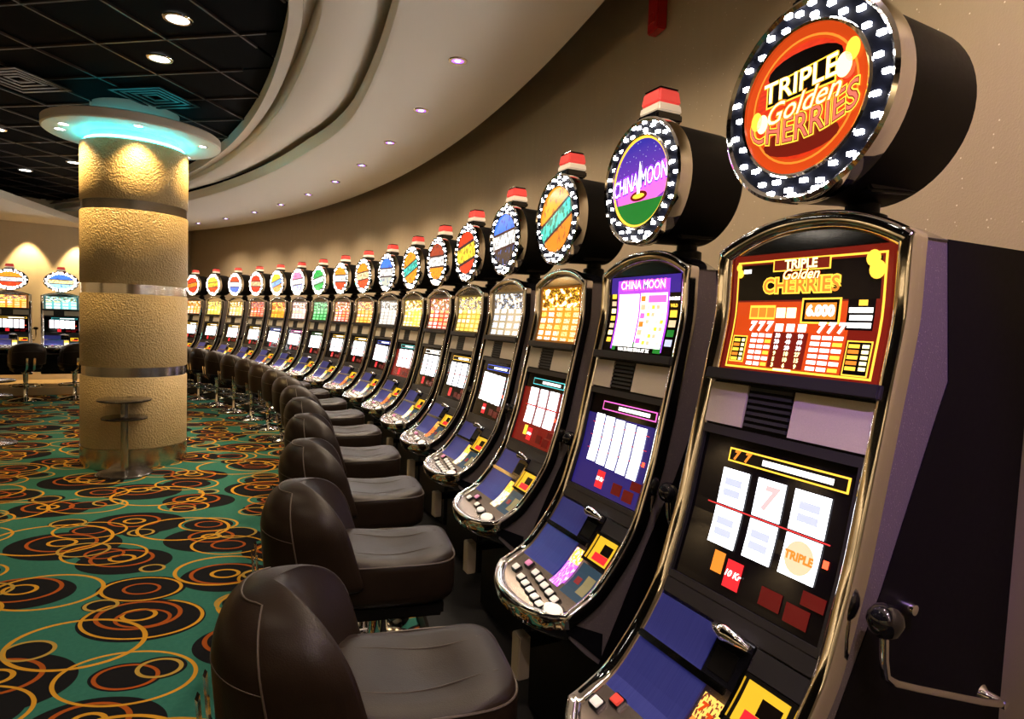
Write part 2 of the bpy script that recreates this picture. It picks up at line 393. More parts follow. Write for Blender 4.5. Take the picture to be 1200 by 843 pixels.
for j in range(-14, 21):
    is_ = [i for i in range(-20, 8) if inside(G0 + gx * TS * i + gy * TS * j) and (G0 + gx * TS * i + gy * TS * j).x > -14]
    if len(is_) > 1: grid_bar(G0 + gx * TS * is_[0] + gy * TS * j, G0 + gx * TS * (is_[-1] + .35) + gy * TS * j)

# left wall, its soffit and plinth
BD = Vector((.79, .613, 0)); BN = Vector((.613, -.79, 0)); W0 = Vector((-9.7, 12.3, 0))
def lw(t, n, z): q = W0 + BD * t + BN * n; return (q.x, q.y, z)
mb = MB(); mb.add([lw(-7, 0, 0), lw(1.75, 0, 0), lw(1.75, 0, 3.95), lw(-7, 0, 3.95), lw(-7, -.15, 0), lw(1.75, -.15, 0), lw(1.75, -.15, 3.95), lw(-7, -.15, 3.95)], [(0, 1, 2, 3), (7, 6, 5, 4), (1, 5, 6, 2), (0, 3, 7, 4), (0, 4, 5, 1)])
tag(put(mb.mesh('wall_left', wallm2), 'wall_left'), kind='structure')
mb = MB(); a = Vector(lw(1.75, -.07, 0)); b = Vector((*ring(1.0, WOFF), 0)); d = (b - a).normalized(); nn = Vector((-d.y, d.x, 0)) * .07
mb.prism([tuple((a + nn)[:2]), tuple((b + nn)[:2]), tuple((b - nn)[:2]), tuple((a - nn)[:2])], 0, 3.95, 'z')
tag(put(mb.mesh('wall_back', wallm), 'wall_back'), kind='structure')
e0 = Vector((-7.45, 8.4, 0)); e1 = Vector((-8.55, 12.5, 0))
mb = MB(); poly = [e0[:2], e1[:2], lw(1.7, 0, 0)[:2], lw(-4.5, 0, 0)[:2]]
mb.prism([tuple(q) for q in poly], 3.22, 3.34, 'z')
ls = tag(put(mb.mesh('ceiling', soffitm, bevel=.006), 'ceiling'), 'cream soffit over the far left machines', kind='structure')
# plinth is brought forward under the machines
mb = MB(); mb.prism([lw(-6, 1.52, 0)[:2], lw(1.35, 1.52, 0)[:2], lw(1.35, .01, 0)[:2], lw(-6, .01, 0)[:2]], 0, .14, 'z')
tag(put(mb.mesh('trim_1', tanm, bevel=.006), 'trim_1'), 'low tan plinth under the far left machines', kind='structure')

# the rest of the room, beside and behind the camera
pl = Vector(lw(-7, 0, 0)); FW = [(pl.x, pl.y), (pl.x, -5.0), (1.2, -5.0)]
mb = MB().box(pl.x - .15, pl.x, -5.15, pl.y, 0, 3.95); tag(put(mb.mesh('wall_far', wallm2), 'wall_far'), kind='structure')
mb = MB().box(pl.x, 2.5, -5.15, -5.0, 0, 3.95); tag(put(mb.mesh('wall_rear', wallm2), 'wall_rear'), kind='structure')
for q, tq in [((pl.x + .35, y_, 3.6), (pl.x + .12, y_, 1.0)) for y_ in (6.5, 4.3, 2.1, -.1, -2.3)] + [((x_, -4.65, 3.6), (x_, -4.88, 1.0)) for x_ in (-12.5, -10, -7.5, -5, -2.5, 0)]:
    spot('wall_wash', q, tq, E_WASH * 1.25, (1, .80, .55), 85, .7, .05)  # washers added on the unseen walls, so the chrome reflects a lit room
for t in (-6.2, -4.6, -3.0): spot('wall_wash', lw(t, .26, 3.4), lw(t, .10, 1.6), E_WASH, (1, .70, .33), 70, .5, .03)  # more added washers along the unseen left wall, also for reflections
# ------------------------------------------------------------------ pillar
PX, PY, PR = -4.051, 6.763, .496
pil = empty('round_pillar', (PX, PY, 0)); tag(pil, 'round gold textured pillar with steel bands and glowing turquoise disc on top', 'pillar')
bands = [.946, 1.789, 2.627]; BH = .095
edges = [.21] + [x for b in bands for x in (b, b + BH)] + [3.31]
for k in range(0, len(edges), 2):
    z0, z1 = edges[k], edges[k + 1]
    put(MB().lathe([(PR - .02, z0), (PR - .006, z0 + .002), (PR, z0 + .012), (PR, z1 - .012), (PR - .006, z1 - .002), (PR - .02, z1)], 96).mesh('plaster_drum', plaster, smooth=True), 'plaster_drum', pil)
for b in bands: put(MB().lathe([(PR - .013, b - .004), (PR - .013, b + BH + .004)], 96).mesh('steel_band', steel, smooth=True), 'steel_band', pil)
put(MB().lathe([(PR + .004, 0), (PR + .004, .208), (PR - .02, .212)], 96).mesh('steel_base', steel, smooth=True), 'steel_base', pil)
dz = 3.41
dsc = put(MB().lathe([(PR - .1, dz), (.80, dz), (.815, dz + .012), (.815, dz + .085), (.80, dz + .095), (PR - .1, dz + .095)], 96).mesh('ceiling_disc', discm, smooth=True), 'ceiling_disc', pil)
put(MB().lathe([(PR - .09, 3.28), (PR - .09, 3.72)], 64).mesh('neck', discm, smooth=True), 'neck', pil)
neon = glow('turquoise_neon', (.05, .85, .95), E_NEON)
ringp = [((PR - .045) * math.cos(2*PI*k/64), (PR - .045) * math.sin(2*PI*k/64), 3.335) for k in range(64)]
put(MB().tube(ringp, .014, 6, closed=True).mesh('neon_tube', neon, smooth=True), 'neon_tube', pil)
ringp = [(.47 * math.cos(2*PI*k/64), .47 * math.sin(2*PI*k/64), dz + .115) for k in range(64)]
neon2 = glow('turquoise_neon_up', (.05, .85, .95), E_NEON * .2)
put(MB().tube(ringp, .012, 6, closed=True).mesh('neon_tube', neon2, smooth=True), 'neon_tube', pil)
can_me = MB().lathe([(.036, -.004), (.05, -.004), (.05, .004), (.036, .004)], 20, cap=False).mesh('downlight_rim', chrome, smooth=True)
bulb_w = MB().lathe([(0.001, .002), (.036, .002)], 16, cap=False).mesh('downlight_bulb', glow('bulb_cool_white', (.9, .93, 1), 12.0))
for a in (-1.0, -2.2, .2, 1.25, 2.4, 3.7):
    x, y = .655 * math.cos(a), .655 * math.sin(a)
    rim = put(can_me, 'downlight_rim', dsc, (x, y, dz - .003)); put(bulb_w, 'downlight_bulb', rim, (0, 0, -.004))
    spot('pillar_spot', (PX + x, PY + y, dz - .02), (PX + x * .80, PY + y * .80, .0), E_PILLAR, (1, .66, .27), 105, .9, .03)

# ------------------------------------------------------------------ downlights
lr_me = MB().lathe([(.042, -.006), (.062, -.006), (.066, .0), (.062, .004), (.042, .004)], 24, cap=False).mesh('trim_ring', chrome, smooth=True)
lb_v = MB().lathe([(.001, 0), (.02, .0)], 16, cap=False).mesh('bulb', glow('bulb_white', (.95, .9, 1), 14))
lh_v = MB().lathe([(.02, 0), (.043, .002)], 20, cap=False).mesh('violet_halo', glow('violet_led', (.32, .10, 1.0), 3.2))
dphi = [-.02, .04, .10, .16, .218, .277, .336, .395, .454, .513, .572, .634, .698, .761, .828, .892]
seen = 0
for k, p in enumerate(dphi):
    x, y = ring(p, -.27)
    if p > .3:
        seen += 1
        e = empty('soffit_downlight', (x, y, ZS)); nth = ['nearest', 'second', 'third', 'fourth', 'fifth', 'sixth', 'seventh', 'eighth', 'ninth', 'farthest'][min(seen - 1, 9)]
        tag(e, f'small violet downlight in the curved soffit, {nth} from the camera' if nth in ('nearest', 'farthest') else f'small violet downlight in the curved soffit, {nth} counting from the nearest', 'downlight', 'violet downlights along the soffit')
        put(lr_me, 'trim_ring', e); put(lb_v, 'bulb', e, (0, 0, -.003)); put(lh_v, 'violet_halo', e, (0, 0, -.004))
    tx, ty = ring(p, -.1)
    spot('soffit_spot', (x, y, ZS - .02), (tx, ty, 0), E_SOFFIT * (1 + .9 * min(1, max(0, (p - .30) / .25))), (1, .79, .55), 130, .8, .04)
    spot('violet_spot', (x, y, ZS - .025), ring(p, -.05) + (0,), E_VIOLET * (4.0 if p < .2 else .6), (.45, .2, 1.0), 110, .8, .04)
spot('violet_side_fill', (*ring(.10, -.27), ZS - .03), (.80, 1.28, 1.60), 260.0, (.42, .18, 1.0), 19, .7, .04)  # added fill lamp, tints the nearest machine's side panel violet
cr_me = MB().lathe([(.075, -.006), (.095, -.006), (.1, .0), (.095, .006), (.075, .006)], 24, cap=False).mesh('trim_ring', chrome, smooth=True)
cb_me = MB().lathe([(.001, -.002), (.076, -.002)], 24, cap=False).mesh('bulb', glow('bulb_warm_white', (1, .95, .85), 9))
cds = [((-2.45, 4.58), 'round ceiling downlight nearest the top edge of the photo'), ((-2.98, 5.30), 'round ceiling downlight just below and left of the nearest one'), ((-7.61, 9.86), 'round ceiling downlight far left above the small machines')]
for (x, y), lab in cds:
    e = empty('ceiling_downlight', (x, y, ZC - .002)); tag(e, lab, 'downlight', 'downlights in the black ceiling')
    put(cr_me, 'trim_ring', e); put(cb_me, 'bulb', e)
for x, y in ((-2.45, 4.58), (-2.98, 5.30), (-1.9, 3.2), (-3.4, 2.6), (-5.6, 4.2), (-6.4, 9.2), (-6.2, 7.6), (-4.6, 10.2), (-1.3, 1.4), (-.9, -.4), (-3.2, .6)):
    if (x, y) not in ((-2.45, 4.58), (-2.98, 5.30)):
        rm = put(cr_me, 'downlight_rim', cl, (x, y, ZC - .002)); put(cb_me, 'downlight_bulb', rm)  # extra downlights, added to give the chrome highlights
    spot('ceiling_spot', (x, y, ZC - .03), (x, y, 0), E_CEIL, (1, .80, .55), 88, .7, .06)
for t in (-1.55, .2, 1.0):
    q = lw(t, .26, 3.19); tq = lw(t, .10, 1.6); spot('wall_wash', q, tq, E_WASH, (1, .70, .33), 60, .5, .03)
# square air diffusers in the black ceiling
for (x, y), lab in (((-3.55, 6.25), 'square black air diffuser in the ceiling above the pillar'), ((-4.6, 5.9), 'square black air diffuser in the ceiling left of the pillar disc')):
    e = empty('air_diffuser', (x, y, ZC), -GA); tag(e, lab, 'air diffuser', 'air diffusers in the black ceiling')
    for k in range(4):
        s = .28 - .065 * k; mb = MB()
        mb.box(-s, s, -s, -s + .03, -.02 + .004 * k, -.008 + .004 * k).box(-s, s, s - .03, s, -.02 + .004 * k, -.008 + .004 * k).box(-s, -s + .03, -s + .03, s - .03, -.02 + .004 * k, -.008 + .004 * k).box(s - .03, s, -s + .03, s - .03, -.02 + .004 * k, -.008 + .004 * k)
        put(mb.mesh('louvre_frame', greyp), 'louvre_frame', e)

# =================================================================== SLOT MACHINES
Fp = np.array([(-.045, 1.93), (-.03, 1.86), (-.03, 1.70), (0, 1.55), (.03, 1.40), (.07, 1.20), (.13, 1.0), (.19, .90), (.28, .79), (.38, .735), (.47, .715)])
Sp = np.r_[0, np.cumsum(np.hypot(*np.diff(Fp, axis=0).T))]
_s = np.linspace(0, Sp[-1], 240); _u = np.interp(_s, Sp, Fp[:, 0]); _z = np.interp(_s, Sp, Fp[:, 1])
ker = np.hanning(23); ker /= ker.sum()
def smooth1(a):
    b = np.r_[2 * a[0] - a[11:0:-1], a, 2 * a[-1] - a[-2:-13:-1]]; return np.convolve(b, ker, 'valid')
_u = smooth1(_u); _z = smooth1(_z)
_tu = np.gradient(_u); _tz = np.gradient(_z); _l = np.hypot(_tu, _tz); _nu = -_tz / _l; _nz = _tu / _l
def SF(v, s, off=0.0):          # face coordinates (lateral v, run s down the front, lift) -> local xyz
    nu = np.interp(s, _s, _nu); nz = np.interp(s, _s, _nz)
    ex = max(0, s - _s[-1]); tu, tz = _tu[-1] / _l[-1], _tz[-1] / _l[-1]
    return (-v, float(np.interp(s, _s, _u) + nu * off + ex * tu), float(np.interp(s, _s, _z) + nz * off + ex * tz))
def SN(s): return np.array([0, np.interp(s, _s, _nu), np.interp(s, _s, _nz)])
def patch(v0, v1, s0, s1, off=0.0, th=.008, mb=None, nv=1, quad=None):
    mb = mb or MB(); ns = max(1, int((s1 - s0) / .03)); o = len(mb.v); n = (nv + 1)
    def row(j, of): return [SF(v0 + (v1 - v0) * i / nv, s0 + (s1 - s0) * j / ns, of) for i in range(n)]
    vs = [p for j in range(ns + 1) for p in row(j, off)] + [p for j in range(ns + 1) for p in row(j, off - th)]
    K = (ns + 1) * n; fs = []
    for j in range(ns):
        for i in range(nv):
            a = j * n + i; fs += [(a, a + 1, a + n + 1, a + n), (K + a, K + a + n, K + a + n + 1, K + a + 1)]
        fs += [(j * n, (j + 1) * n, K + (j + 1) * n, K + j * n), (j * n + nv, K + j * n + nv, K + (j + 1) * n + nv, (j + 1) * n + nv)]
    for i in range(nv):
        fs += [(i, K + i, K + i + 1, i + 1), (ns * n + i, ns * n + i + 1, K + ns * n + i + 1, K + ns * n + i)]
    mb.add(vs, fs); return mb
def uv_patch(mb, v0, v1, s0, s1):
    za, zb = SF(0, s0)[2], SF(0, s1)[2]
    mb.uv['fn'] = lambda co: ((-co.x - v0) / (v1 - v0), (co.z - zb) / (za - zb)); return mb
def ftext(s, v, sv, size, off, bold=0, shear=0, arch=0.0, wide=1.0, mb=None):
    mb = mb or MB(); vs, fs = text_xy(s, size, bold, shear)
    mb.add([SF(v + x * wide, sv - y + arch * x * x, off) for x, y, z in vs], fs); return mb
def stext(s, v, z, size, u, bold=0, shear=0, arch=0.0, slope=0.0, wide=1.0, zc=2.18):
    vs, fs = text_xy(s, size, bold, shear)
    return MB().add([(-(v + x * wide), u, zc + z + y - arch * x * x + slope * x) for x, y, q in vs], fs)
HW = .25
def lip(v): return 1.412 - .088 * abs(v / HW) ** 2.6
def arch_s(v): return .072 * abs(v / HW) ** 2.2
ZSG = 2.18       # sign centre height

def ellipse_disc(v, z, rv, rz, u, n=20, zc=ZSG):
    mb = MB(); mb.add([(-(v + rv * math.cos(2*PI*k/n)), u, zc + z + rz * math.sin(2*PI*k/n)) for k in range(n)], [tuple(range(n))]); return mb
def ring_disc(r0, r1, u, n=48, zc=ZSG, sz=1.0):
    mb = MB(); vs = []
    for k in range(n):
        a = 2*PI*k/n; vs += [(r0*math.cos(a), u, zc + r0*math.sin(a)*sz), (r1*math.cos(a), u, zc + r1*math.sin(a)*sz)]
    return mb.add(vs, [(2*k, 2*k+1, (2*((k+1) % n))+1, 2*((k+1) % n)) for k in range(n)])

LAMPS = []
for k in range(30):
    a = 2*PI*k/30; LAMPS.append((a, .197 if k % 2 else .181))
for a in (math.pi/2, -math.pi/2):
    for d in (-.33, 0.0, .33): LAMPS.append((a + d * .9 + .05, .209))
lamp_me = MB().box(-.0078, .0078, -.004, .004, -.0043, .0043).mesh('lamp', lamp_white)

def shell_mesh():
    ss = np.linspace(.072, 1.325, 46); front = [SF(0, s, -.022) for s in ss]
    poly = [(p[1], p[2]) for p in front] + [(.36, .66), (.30, .60), (.25, .56), (.09, .92), (-.02, 1.15), (-.16, 1.50), (-.19, 1.57), (-.15, 1.86)]
    mb = MB(); mb.prism(poly, -.248, .248, 'x'); return mb.mesh('side_shell', sparkle)
def body_mesh():
    mb = MB(); mb.prism([(-.15, 1.86), (-.19, 1.57), (-.16, 1.50), (-.02, 1.15), (.09, .92), (.25, .56), (-.5, .56), (-.5, 1.86)], -.25, .25, 'x')
    return mb.mesh('cabinet_body', blackbox)
def hood_mesh():
    vs = np.linspace(-HW, HW, 25); poly = [(-v, SF(v, arch_s(v))[2] - .004) for v in vs] + [(-HW, 1.858), (HW, 1.858)]
    mb = MB(); mb.prism(poly, -.16, -.06, 'y'); return mb.mesh('hood', blackg, smooth=20)
def frame_mesh():
    path = []
    for s in np.linspace(.075, 1.30, 44): path.append((HW, s))
    for v in np.linspace(HW, -HW, 31): path.append((v, lip(v)))
    for s in np.linspace(1.30, .075, 44): path.append((-HW, s))
    for v in np.linspace(-HW, HW, 27): path.append((v, arch_s(v)))
    P = [np.array(SF(v, s)) for v, s in path]; n = len(P)
    sec = [(-.032, -.028), (-.032, -.006), (-.020, .006), (0, .009), (.006, .004), (.009, -.006), (.009, -.036), (-.004, -.036)]
    rings_ = []
    for i in range(n):
        T = P[(i + 1) % n] - P[i - 1]; T /= np.linalg.norm(T) + 1e-9
        N = SN(path[i][1]); O = np.cross(N, T); O /= np.linalg.norm(O) + 1e-9
        v, s = path[i]
        if O @ (P[i] - np.array(SF(0, .75))) < 0: O = -O
        rings_.append([tuple(P[i] + a * O + b * N) for a, b in sec])
    rings_.append(rings_[0]); mb = MB(); mb.loft(rings_, cap=False); return mb.mesh('chrome_frame', chrome, smooth=50)
def head_mesh():
    mb = MB(); n = 24; vs = np.linspace(-.235, .235, n + 1)
    mb.loft([[SF(v, arch_s(v) + .006 + (.080 - arch_s(v) - .006) * w_, -.012) for w_ in (0, .5, 1)] for v in vs], cap=False, closed=False)
    return mb.mesh('headpiece', headm, smooth=True)
def deck_mesh():
    mb = MB(); vs = np.linspace(-.238, .238, 17)
    top = [[SF(v, 1.235 + (lip(v) - .012 - 1.235) * w_, -.006) for w_ in np.linspace(0, 1, 7)] for v in vs]
    mb.loft(top, cap=False, closed=False); return mb.mesh('button_deck', satin2, smooth=True)
satin2 = mat('brown_steel_deck', (.30, .25, .22), .25, .9)
def apron_mesh():
    mb = MB(); rows = []
    for v in np.linspace(-.25, .25, 17):
        q = SF(v, lip(v)); rows.append([(q[0], q[1] + .004, q[2] - .012), (q[0], q[1] - .004, q[2] - .05), (q[0], q[1] - .05, q[2] - .085), (q[0], .24, .57), (q[0], .24, .66)])
    mb.loft(rows, cap=True, closed=True); return mb.mesh('deck_apron', blackg, smooth=40)
def ped_mesh():
    mb = MB(); mb.box(-.262, .262, -.5, .235, .122, .565); return mb.mesh('pedestal', blackp, bevel=.008)
def can_mesh():
    mb = MB(); mb.lathe([(.02, -.30), (.195, -.30), (.208, -.285), (.214, -.06), (.214, -.02)], 56, (0, 0, ZSG), 'y'); return mb.mesh('sign_can', blackp, smooth=True)
def rim_mesh():
    mb = MB(); mb.lathe([(.213, -.05), (.225, -.045), (.228, -.02), (.2255, .004), (.2175, .010), (.210, .004), (.209, -.02)], 64, (0, 0, ZSG), 'y', cap=False); return mb.mesh('rim', chrome, smooth=True)
def inrim_mesh():
    mb = MB(); mb.lathe([(.160, .0), (.161, .008), (.166, .011), (.170, .006), (.170, -.004)], 56, (0, 0, ZSG), 'y', cap=False, sx=1.0); return mb.mesh('inner_rim', chrome, smooth=True)
def post_mesh():
    mb = MB(); mb.lathe([(.038, 1.86), (.038, 2.04)], 20, (0, -.23, 0)); mb.lathe([(.055, 1.86), (.055, 1.945), (.045, 1.95)], 20, (0, -.23, 0)); return mb.mesh('sign_post', blackp, smooth=True)
def saddle_mesh():
    mb = MB(); mb.prism([(-.295, 2.03), (-.28, 1.990), (-.12, 1.978), (-.10, 1.995), (-.10, 2.05), (-.295, 2.06)], -.10, .10, 'x'); return mb.mesh('saddle', blackp, bevel=.006)
def beacon_parts():
    c = (-.0, -.075)
    b = MB(); b.box(-.062, .062, -.130, -.012, 2.392, 2.425); base = b.mesh('beacon', blackg, bevel=.008)
    def tap(z0, z1, a0, a1, m, nm):
        mb = MB(); mb.add([(-a0, c[1] - a0*.92, z0), (a0, c[1] - a0*.92, z0), (a0, c[1] + a0*.92, z0), (-a0, c[1] + a0*.92, z0), (-a1, c[1] - a1*.92, z1), (a1, c[1] - a1*.92, z1), (a1, c[1] + a1*.92, z1), (-a1, c[1] + a1*.92, z1)], [(3, 2, 1, 0), (4, 5, 6, 7), (0, 1, 5, 4), (1, 2, 6, 5), (2, 3, 7, 6), (3, 0, 4, 7)])
        return mb.mesh(nm, m, bevel=.006)
    return base, tap(2.426, 2.458, .058, .055, clearlens, 'clear_lens'), tap(2.459, 2.508, .055, .048, redlens, 'red_lens'), tap(2.509, 2.516, .049, .045, blackg, 'beacon_cap')

def lever_parts():
    vv = .305
    mb = MB(); pts = [(-vv, .05, 1.10), (-vv, .045, 1.05), (-vv, .035, 1.015), (-vv, .005, .995), (-vv, -.06, .97), (-vv, -.30, .885), (-vv + .01, -.40, .85)]
    mb.tube(pts, .0085, 10); rod = mb.mesh('lever', chrome, smooth=True)
    s = MB(); s.lathe([(.002, -.033), (.014, -.030), (.026, -.021), (.033, 0), (.030, .014), (.020, .027), (.008, .0325), (.002, .033)], 24, (-vv, .05, 1.125)); ball = s.mesh('ball', blackg, smooth=True)
    k = MB(); k.lathe([(.010, -.30), (.013, -.26), (.022, -.25)], 16, (0, -.42, .842), 'x'); piv = k.mesh('pivot', chrome, smooth=True)
    b = MB(); b.lathe([(.003, -.275), (.011, -.272), (.014, -.262), (.014, -.25)], 16, (0, -.10, 1.105), 'x'); bolt = b.mesh('bolt', chrome, smooth=True)
    return rod, ball, piv, bolt

def C_(key, fn): return cached(('part', key), fn)
def flat(key, v0, v1, s0, s1, off, m, th=.006, bevel=0): return C_((key, m.name, v0, v1, s0, s1, off), lambda: uv_patch(patch(v0, v1, s0, s1, off, th), v0, v1, s0, s1).mesh(key, m, bevel=bevel))

brackm = mat('bracket_metal', (.50, .42, .30), .35, .4)
lampplate = mat('lamp_plate', (.0012, .0014, .0030), .6, spec=.01)
def build_machine(spec, idx, detail):
    e = empty('slot_machine'); P = e
    put(C_('shell', shell_mesh), 'side_shell', P); put(C_('body', body_mesh), 'cabinet_body', P); put(C_('hood', hood_mesh), 'hood', P)
    put(C_('frame', frame_mesh), 'chrome_frame', P); put(C_('head', head_mesh), 'headpiece', P)
    put(C_('ped', ped_mesh), 'pedestal', P); put(C_('apron', apron_mesh), 'deck_apron', P)
    # top glass
    tg = put(flat('top_glass', -.212, .212, .082, .376, -.010, spec['glass']), 'top_glass', P)
    spec.get('glass_fn', lambda *a: None)(tg)
    # shelf and speakers
    put(C_('shelf', lambda: patch(-.236, .236, .374, .404, .016, .04).mesh('shelf', greyp, bevel=.003)), 'shelf', P)
    sp = put(flat('speaker_panel', -.236, .236, .404, .520, -.010, blackp), 'speaker_panel', P)
    put(flat('speaker', -.232, -.100, .410, .514, -.002, speakerm), 'speaker', sp); put(flat('speaker', .036, .230, .410, .514, -.002, speakerm), 'speaker', sp)
    if detail:
        for k in range(7): put(flat('vent_slat', -.094, .030, .412 + .0148*k, .4195 + .0148*k, -.001, slat, .008), 'vent_slat', sp)
    else:
        def slats():
            mb = MB()
            for k in range(7): patch(-.094, .030, .412 + .0148*k, .4195 + .0148*k, -.001, .008, mb)
            return mb.mesh('vent_slat', slat)
        tag(put(C_('slats', slats), 'vent_slat', sp), kind='stuff')
    # game screen
    scr = put(flat('game_screen', -.236, .236, .522, .922, -.013, glassdark), 'game_screen', P)
    def bez():
        mb = MB()
        for a in ((-.240, -.215, .520, .925), (.215, .240, .520, .925), (-.215, .215, .520, .542), (-.215, .215, .908, .925)): patch(*a, -.003, .012, mb)
        return mb.mesh('screen_bezel', greyp)
    put(C_('bezel', bez), 'screen_bezel', scr)
    tint = spec.get('tint')
    if tint: put(flat('screen_print', -.212, .212, .62, .905, -.0125, tint, .0005), 'screen_print', scr)
    bc = spec.get('banner', gold)
    put(flat('banner', -.125, .200, .566, .600, -.0105, bc, .001), 'banner', scr); put(flat('banner_plate', -.120, .195, .570, .596, -.0095, blackpr, .001), 'banner_plate', scr)
    put(flat('banner_text', -.02, .165, .577, .590, -.0085, whitep, .001), 'banner_strip', scr)
    if idx == 0:
        for k in range(2): put(ftext('7', -.10 + .034*k, .583, .030, -.0082, .002, .15).mesh('banner_seven', orangep), 'banner_seven', scr)
    lay = spec['reels']
    if lay == 5:
        for k in range(5):
            v0 = -.150 + k*.0655; put(flat('reel', v0, v0 + .052, .618 + .003*k, .800 + .003*k, -.009, reel_white, .002), 'reel', scr)
        for j in range(3): put(flat('win_line', -.165, .185, .652 + .05*j, .6545 + .05*j, -.0085, redhot2, .001), 'win_line', scr)
    else:
        cols = ((-.131, -.050), (-.022, .055), (.080, .168)); rows = ((.618, .706), (.714, .802)) if lay == 6 else ((.618, .674), (.680, .738), (.744, .802))
        for a, b in cols:
            for c, d in rows:
                r_ = put(flat('reel', a, b, c, d, -.009, reel_white, .002), 'reel', scr)
                if detail and spec.get('reel_fn'): spec['reel_fn'](r_, a, b, c, d)
        put(flat('win_line', -.16, .185, .7085, .7115, -.0085, redhot2, .001), 'win_line', scr)
    tagp = put(flat('price_tag', -.055, -.008, .822, .886, -.0105, redglow, .001), 'price_tag', scr)
    if detail:
        put(C_('tagtext', lambda: ftext('10 Kr', -.0315, .853, .021, -.008, .0006, 0.25).mesh('price_text', whitep)), 'price_text', tagp)
    for a in ((.052, .108, .845, .885), (.120, .178, .852, .892), (.150, .205, .815, .845)): put(flat('meter_display', *a, -.0105, redlow, .001), 'meter_display', scr)
    put(flat('warning_light', .178, .190, .742, .758, -.009, redhot, .002), 'warning_light', scr)
    if spec.get('icon'): put(flat('icon', -.10, -.066, .815, .865, -.0105, spec['icon'], .001), 'icon', scr)
    # lower ledge
    put(C_('ledge', lambda: patch(-.236, .236, .925, .965, -.004, .03).mesh('screen_ledge', greyp, bevel=.002)), 'screen_ledge', P)
    # deck parts
    put(flat('blue_panel', -.228, -.016, .972, 1.074, -.006, bluepanel), 'blue_panel', P); put(flat('blue_panel', -.228, .012, 1.092, 1.236, -.006, bluepanel), 'blue_panel', P)
    put(C_('bar', lambda: patch(-.238, .07, 1.074, 1.091, .002, .02).mesh('chrome_bar', chrome, bevel=.003)), 'chrome_bar', P)
    ba = put(flat('bill_acceptor', -.012, .085, .968, 1.074, -.004, blackg), 'bill_acceptor', P)
    put(flat('slot_window', .0, .062, 1.005, 1.062, -.002, blackp), 'slot_window', ba)
    def lipm():
        mb = MB(); pts = [SF(-.022, .972, .012), SF(-.005, .972, .022), SF(.03, .974, .030), SF(.065, .976, .022), SF(.085, .980, .012)]
        mb.tube(pts, [.006, .013, .019, .013, .006], 10); mb.tube([SF(-.022, .968, .01), SF(.085, .975, .01)], .006, 8); return mb.mesh('chrome_lip', chrome, smooth=True)
    put(C_('blip', lipm), 'chrome_lip', ba)
    put(flat('side_plate', .090, .236, .968, 1.018, -.006, greyp), 'side_plate', P)
    tk = put(flat('ticket_slot', .092, .232, 1.020, 1.128, -.008, blackp), 'ticket_slot', P)
    put(flat('ticket_guide', .104, .206, 1.030, 1.118, -.004, yellowlit), 'ticket_guide', tk); put(flat('ticket_mouth', .125, .200, 1.085, 1.112, -.002, redglow), 'ticket_mouth', tk)
    put(flat('ticket_shadow', .150, .200, 1.048, 1.084, -.002, blackpr), 'ticket_shade', tk)  # flat black patch painted as the shade inside the slot
    put(C_('tkf', lambda: patch(.088, .098, 1.018, 1.13, .006, .02).mesh('slot_frame', chrome)), 'slot_frame', tk)
    lsn = put(flat('light_strip', .024, .082, 1.104, 1.258, -.005, spec['strip']), 'light_strip', P)
    if spec.get('strip_fn'): spec['strip_fn'](lsn)
    cp = put(flat('card_panel', .100, .232, 1.136, 1.262, -.006, cardm), 'card_panel', P)
    put(flat('card_print', .12, .15, 1.185, 1.21, -.0045, cardred, .001), 'card_print', cp); put(flat('card_print', .165, .21, 1.165, 1.235, -.0045, cardtan, .001), 'card_print', cp)
    dk = put(C_('deck', deck_mesh), 'button_deck', P)
    def btn(v, s, kind, m):
        sz = {'s': .0135, 'm': .019, 'b': .030}[kind]
        def mk():
            p = np.array(SF(0, s)); N = SN(s); mb = MB()
            if kind == 's':
                mb.box(-sz*1.15, sz*1.15, -sz*.85, sz*.85, 0, .012)
            else: mb.lathe([(sz*1.25, 0), (sz*1.2, .010), (sz, .014)], 18, sx=1.2, sy=.75)
            return mb.mesh('button', m, bevel=.002 if kind == 's' else 0)
        o = put(cached(('btn', kind, m.name), mk), 'button', dk, SF(v, s, -.004)); N = SN(s); o.rotation_euler = (-math.atan2(N[1], N[2]), 0, 0)
        if kind != 's' or detail:
            def mkb():
                mb = MB()
                if kind == 's': mb.box(-sz*1.45, sz*1.45, -sz*1.15, sz*1.15, -.004, .007)
                else: mb.lathe([(sz*1.5, -.004), (sz*1.45, .007)], 18, sx=1.2, sy=.78)
                return mb.mesh('button_bezel', blackg, bevel=.002 if kind == 's' else 0)
            q = put(cached(('bb', kind), mkb), 'button_bezel', dk, SF(v, s, -.004)); q.rotation_euler = o.rotation_euler
    if spec['deck'] == 0:
        for a in ((-.155, 1.300, 's', btn_white), (-.125, 1.258, 's', btn_pink)): btn(*a)
        for k in range(5):
            btn(-.080 + .050*k, 1.318 + .008*k, 's', btn_white); btn(-.050 + .0475*k, 1.270 + .008*k, 's', btn_white)
        btn(.188, 1.335, 'b', btn_white)
    elif spec['deck'] == 1:
        for a in ((-.150, 1.300, 's', btn_white), (-.105, 1.272, 's', btn_pink), (-.03, 1.305, 's', btn_white), (.045, 1.318, 'm', btn_white), (.150, 1.330, 'b', btn_white)): btn(*a)
    else:
        for a in ((-.187, 1.285, 's', btn_white), (-.150, 1.248, 's', btn_red), (-.06, 1.300, 's', btn_white), (.02, 1.308, 's', btn_white), (.10, 1.318, 'm', btn_white), (.185, 1.330, 'b', btn_white)): btn(*a)
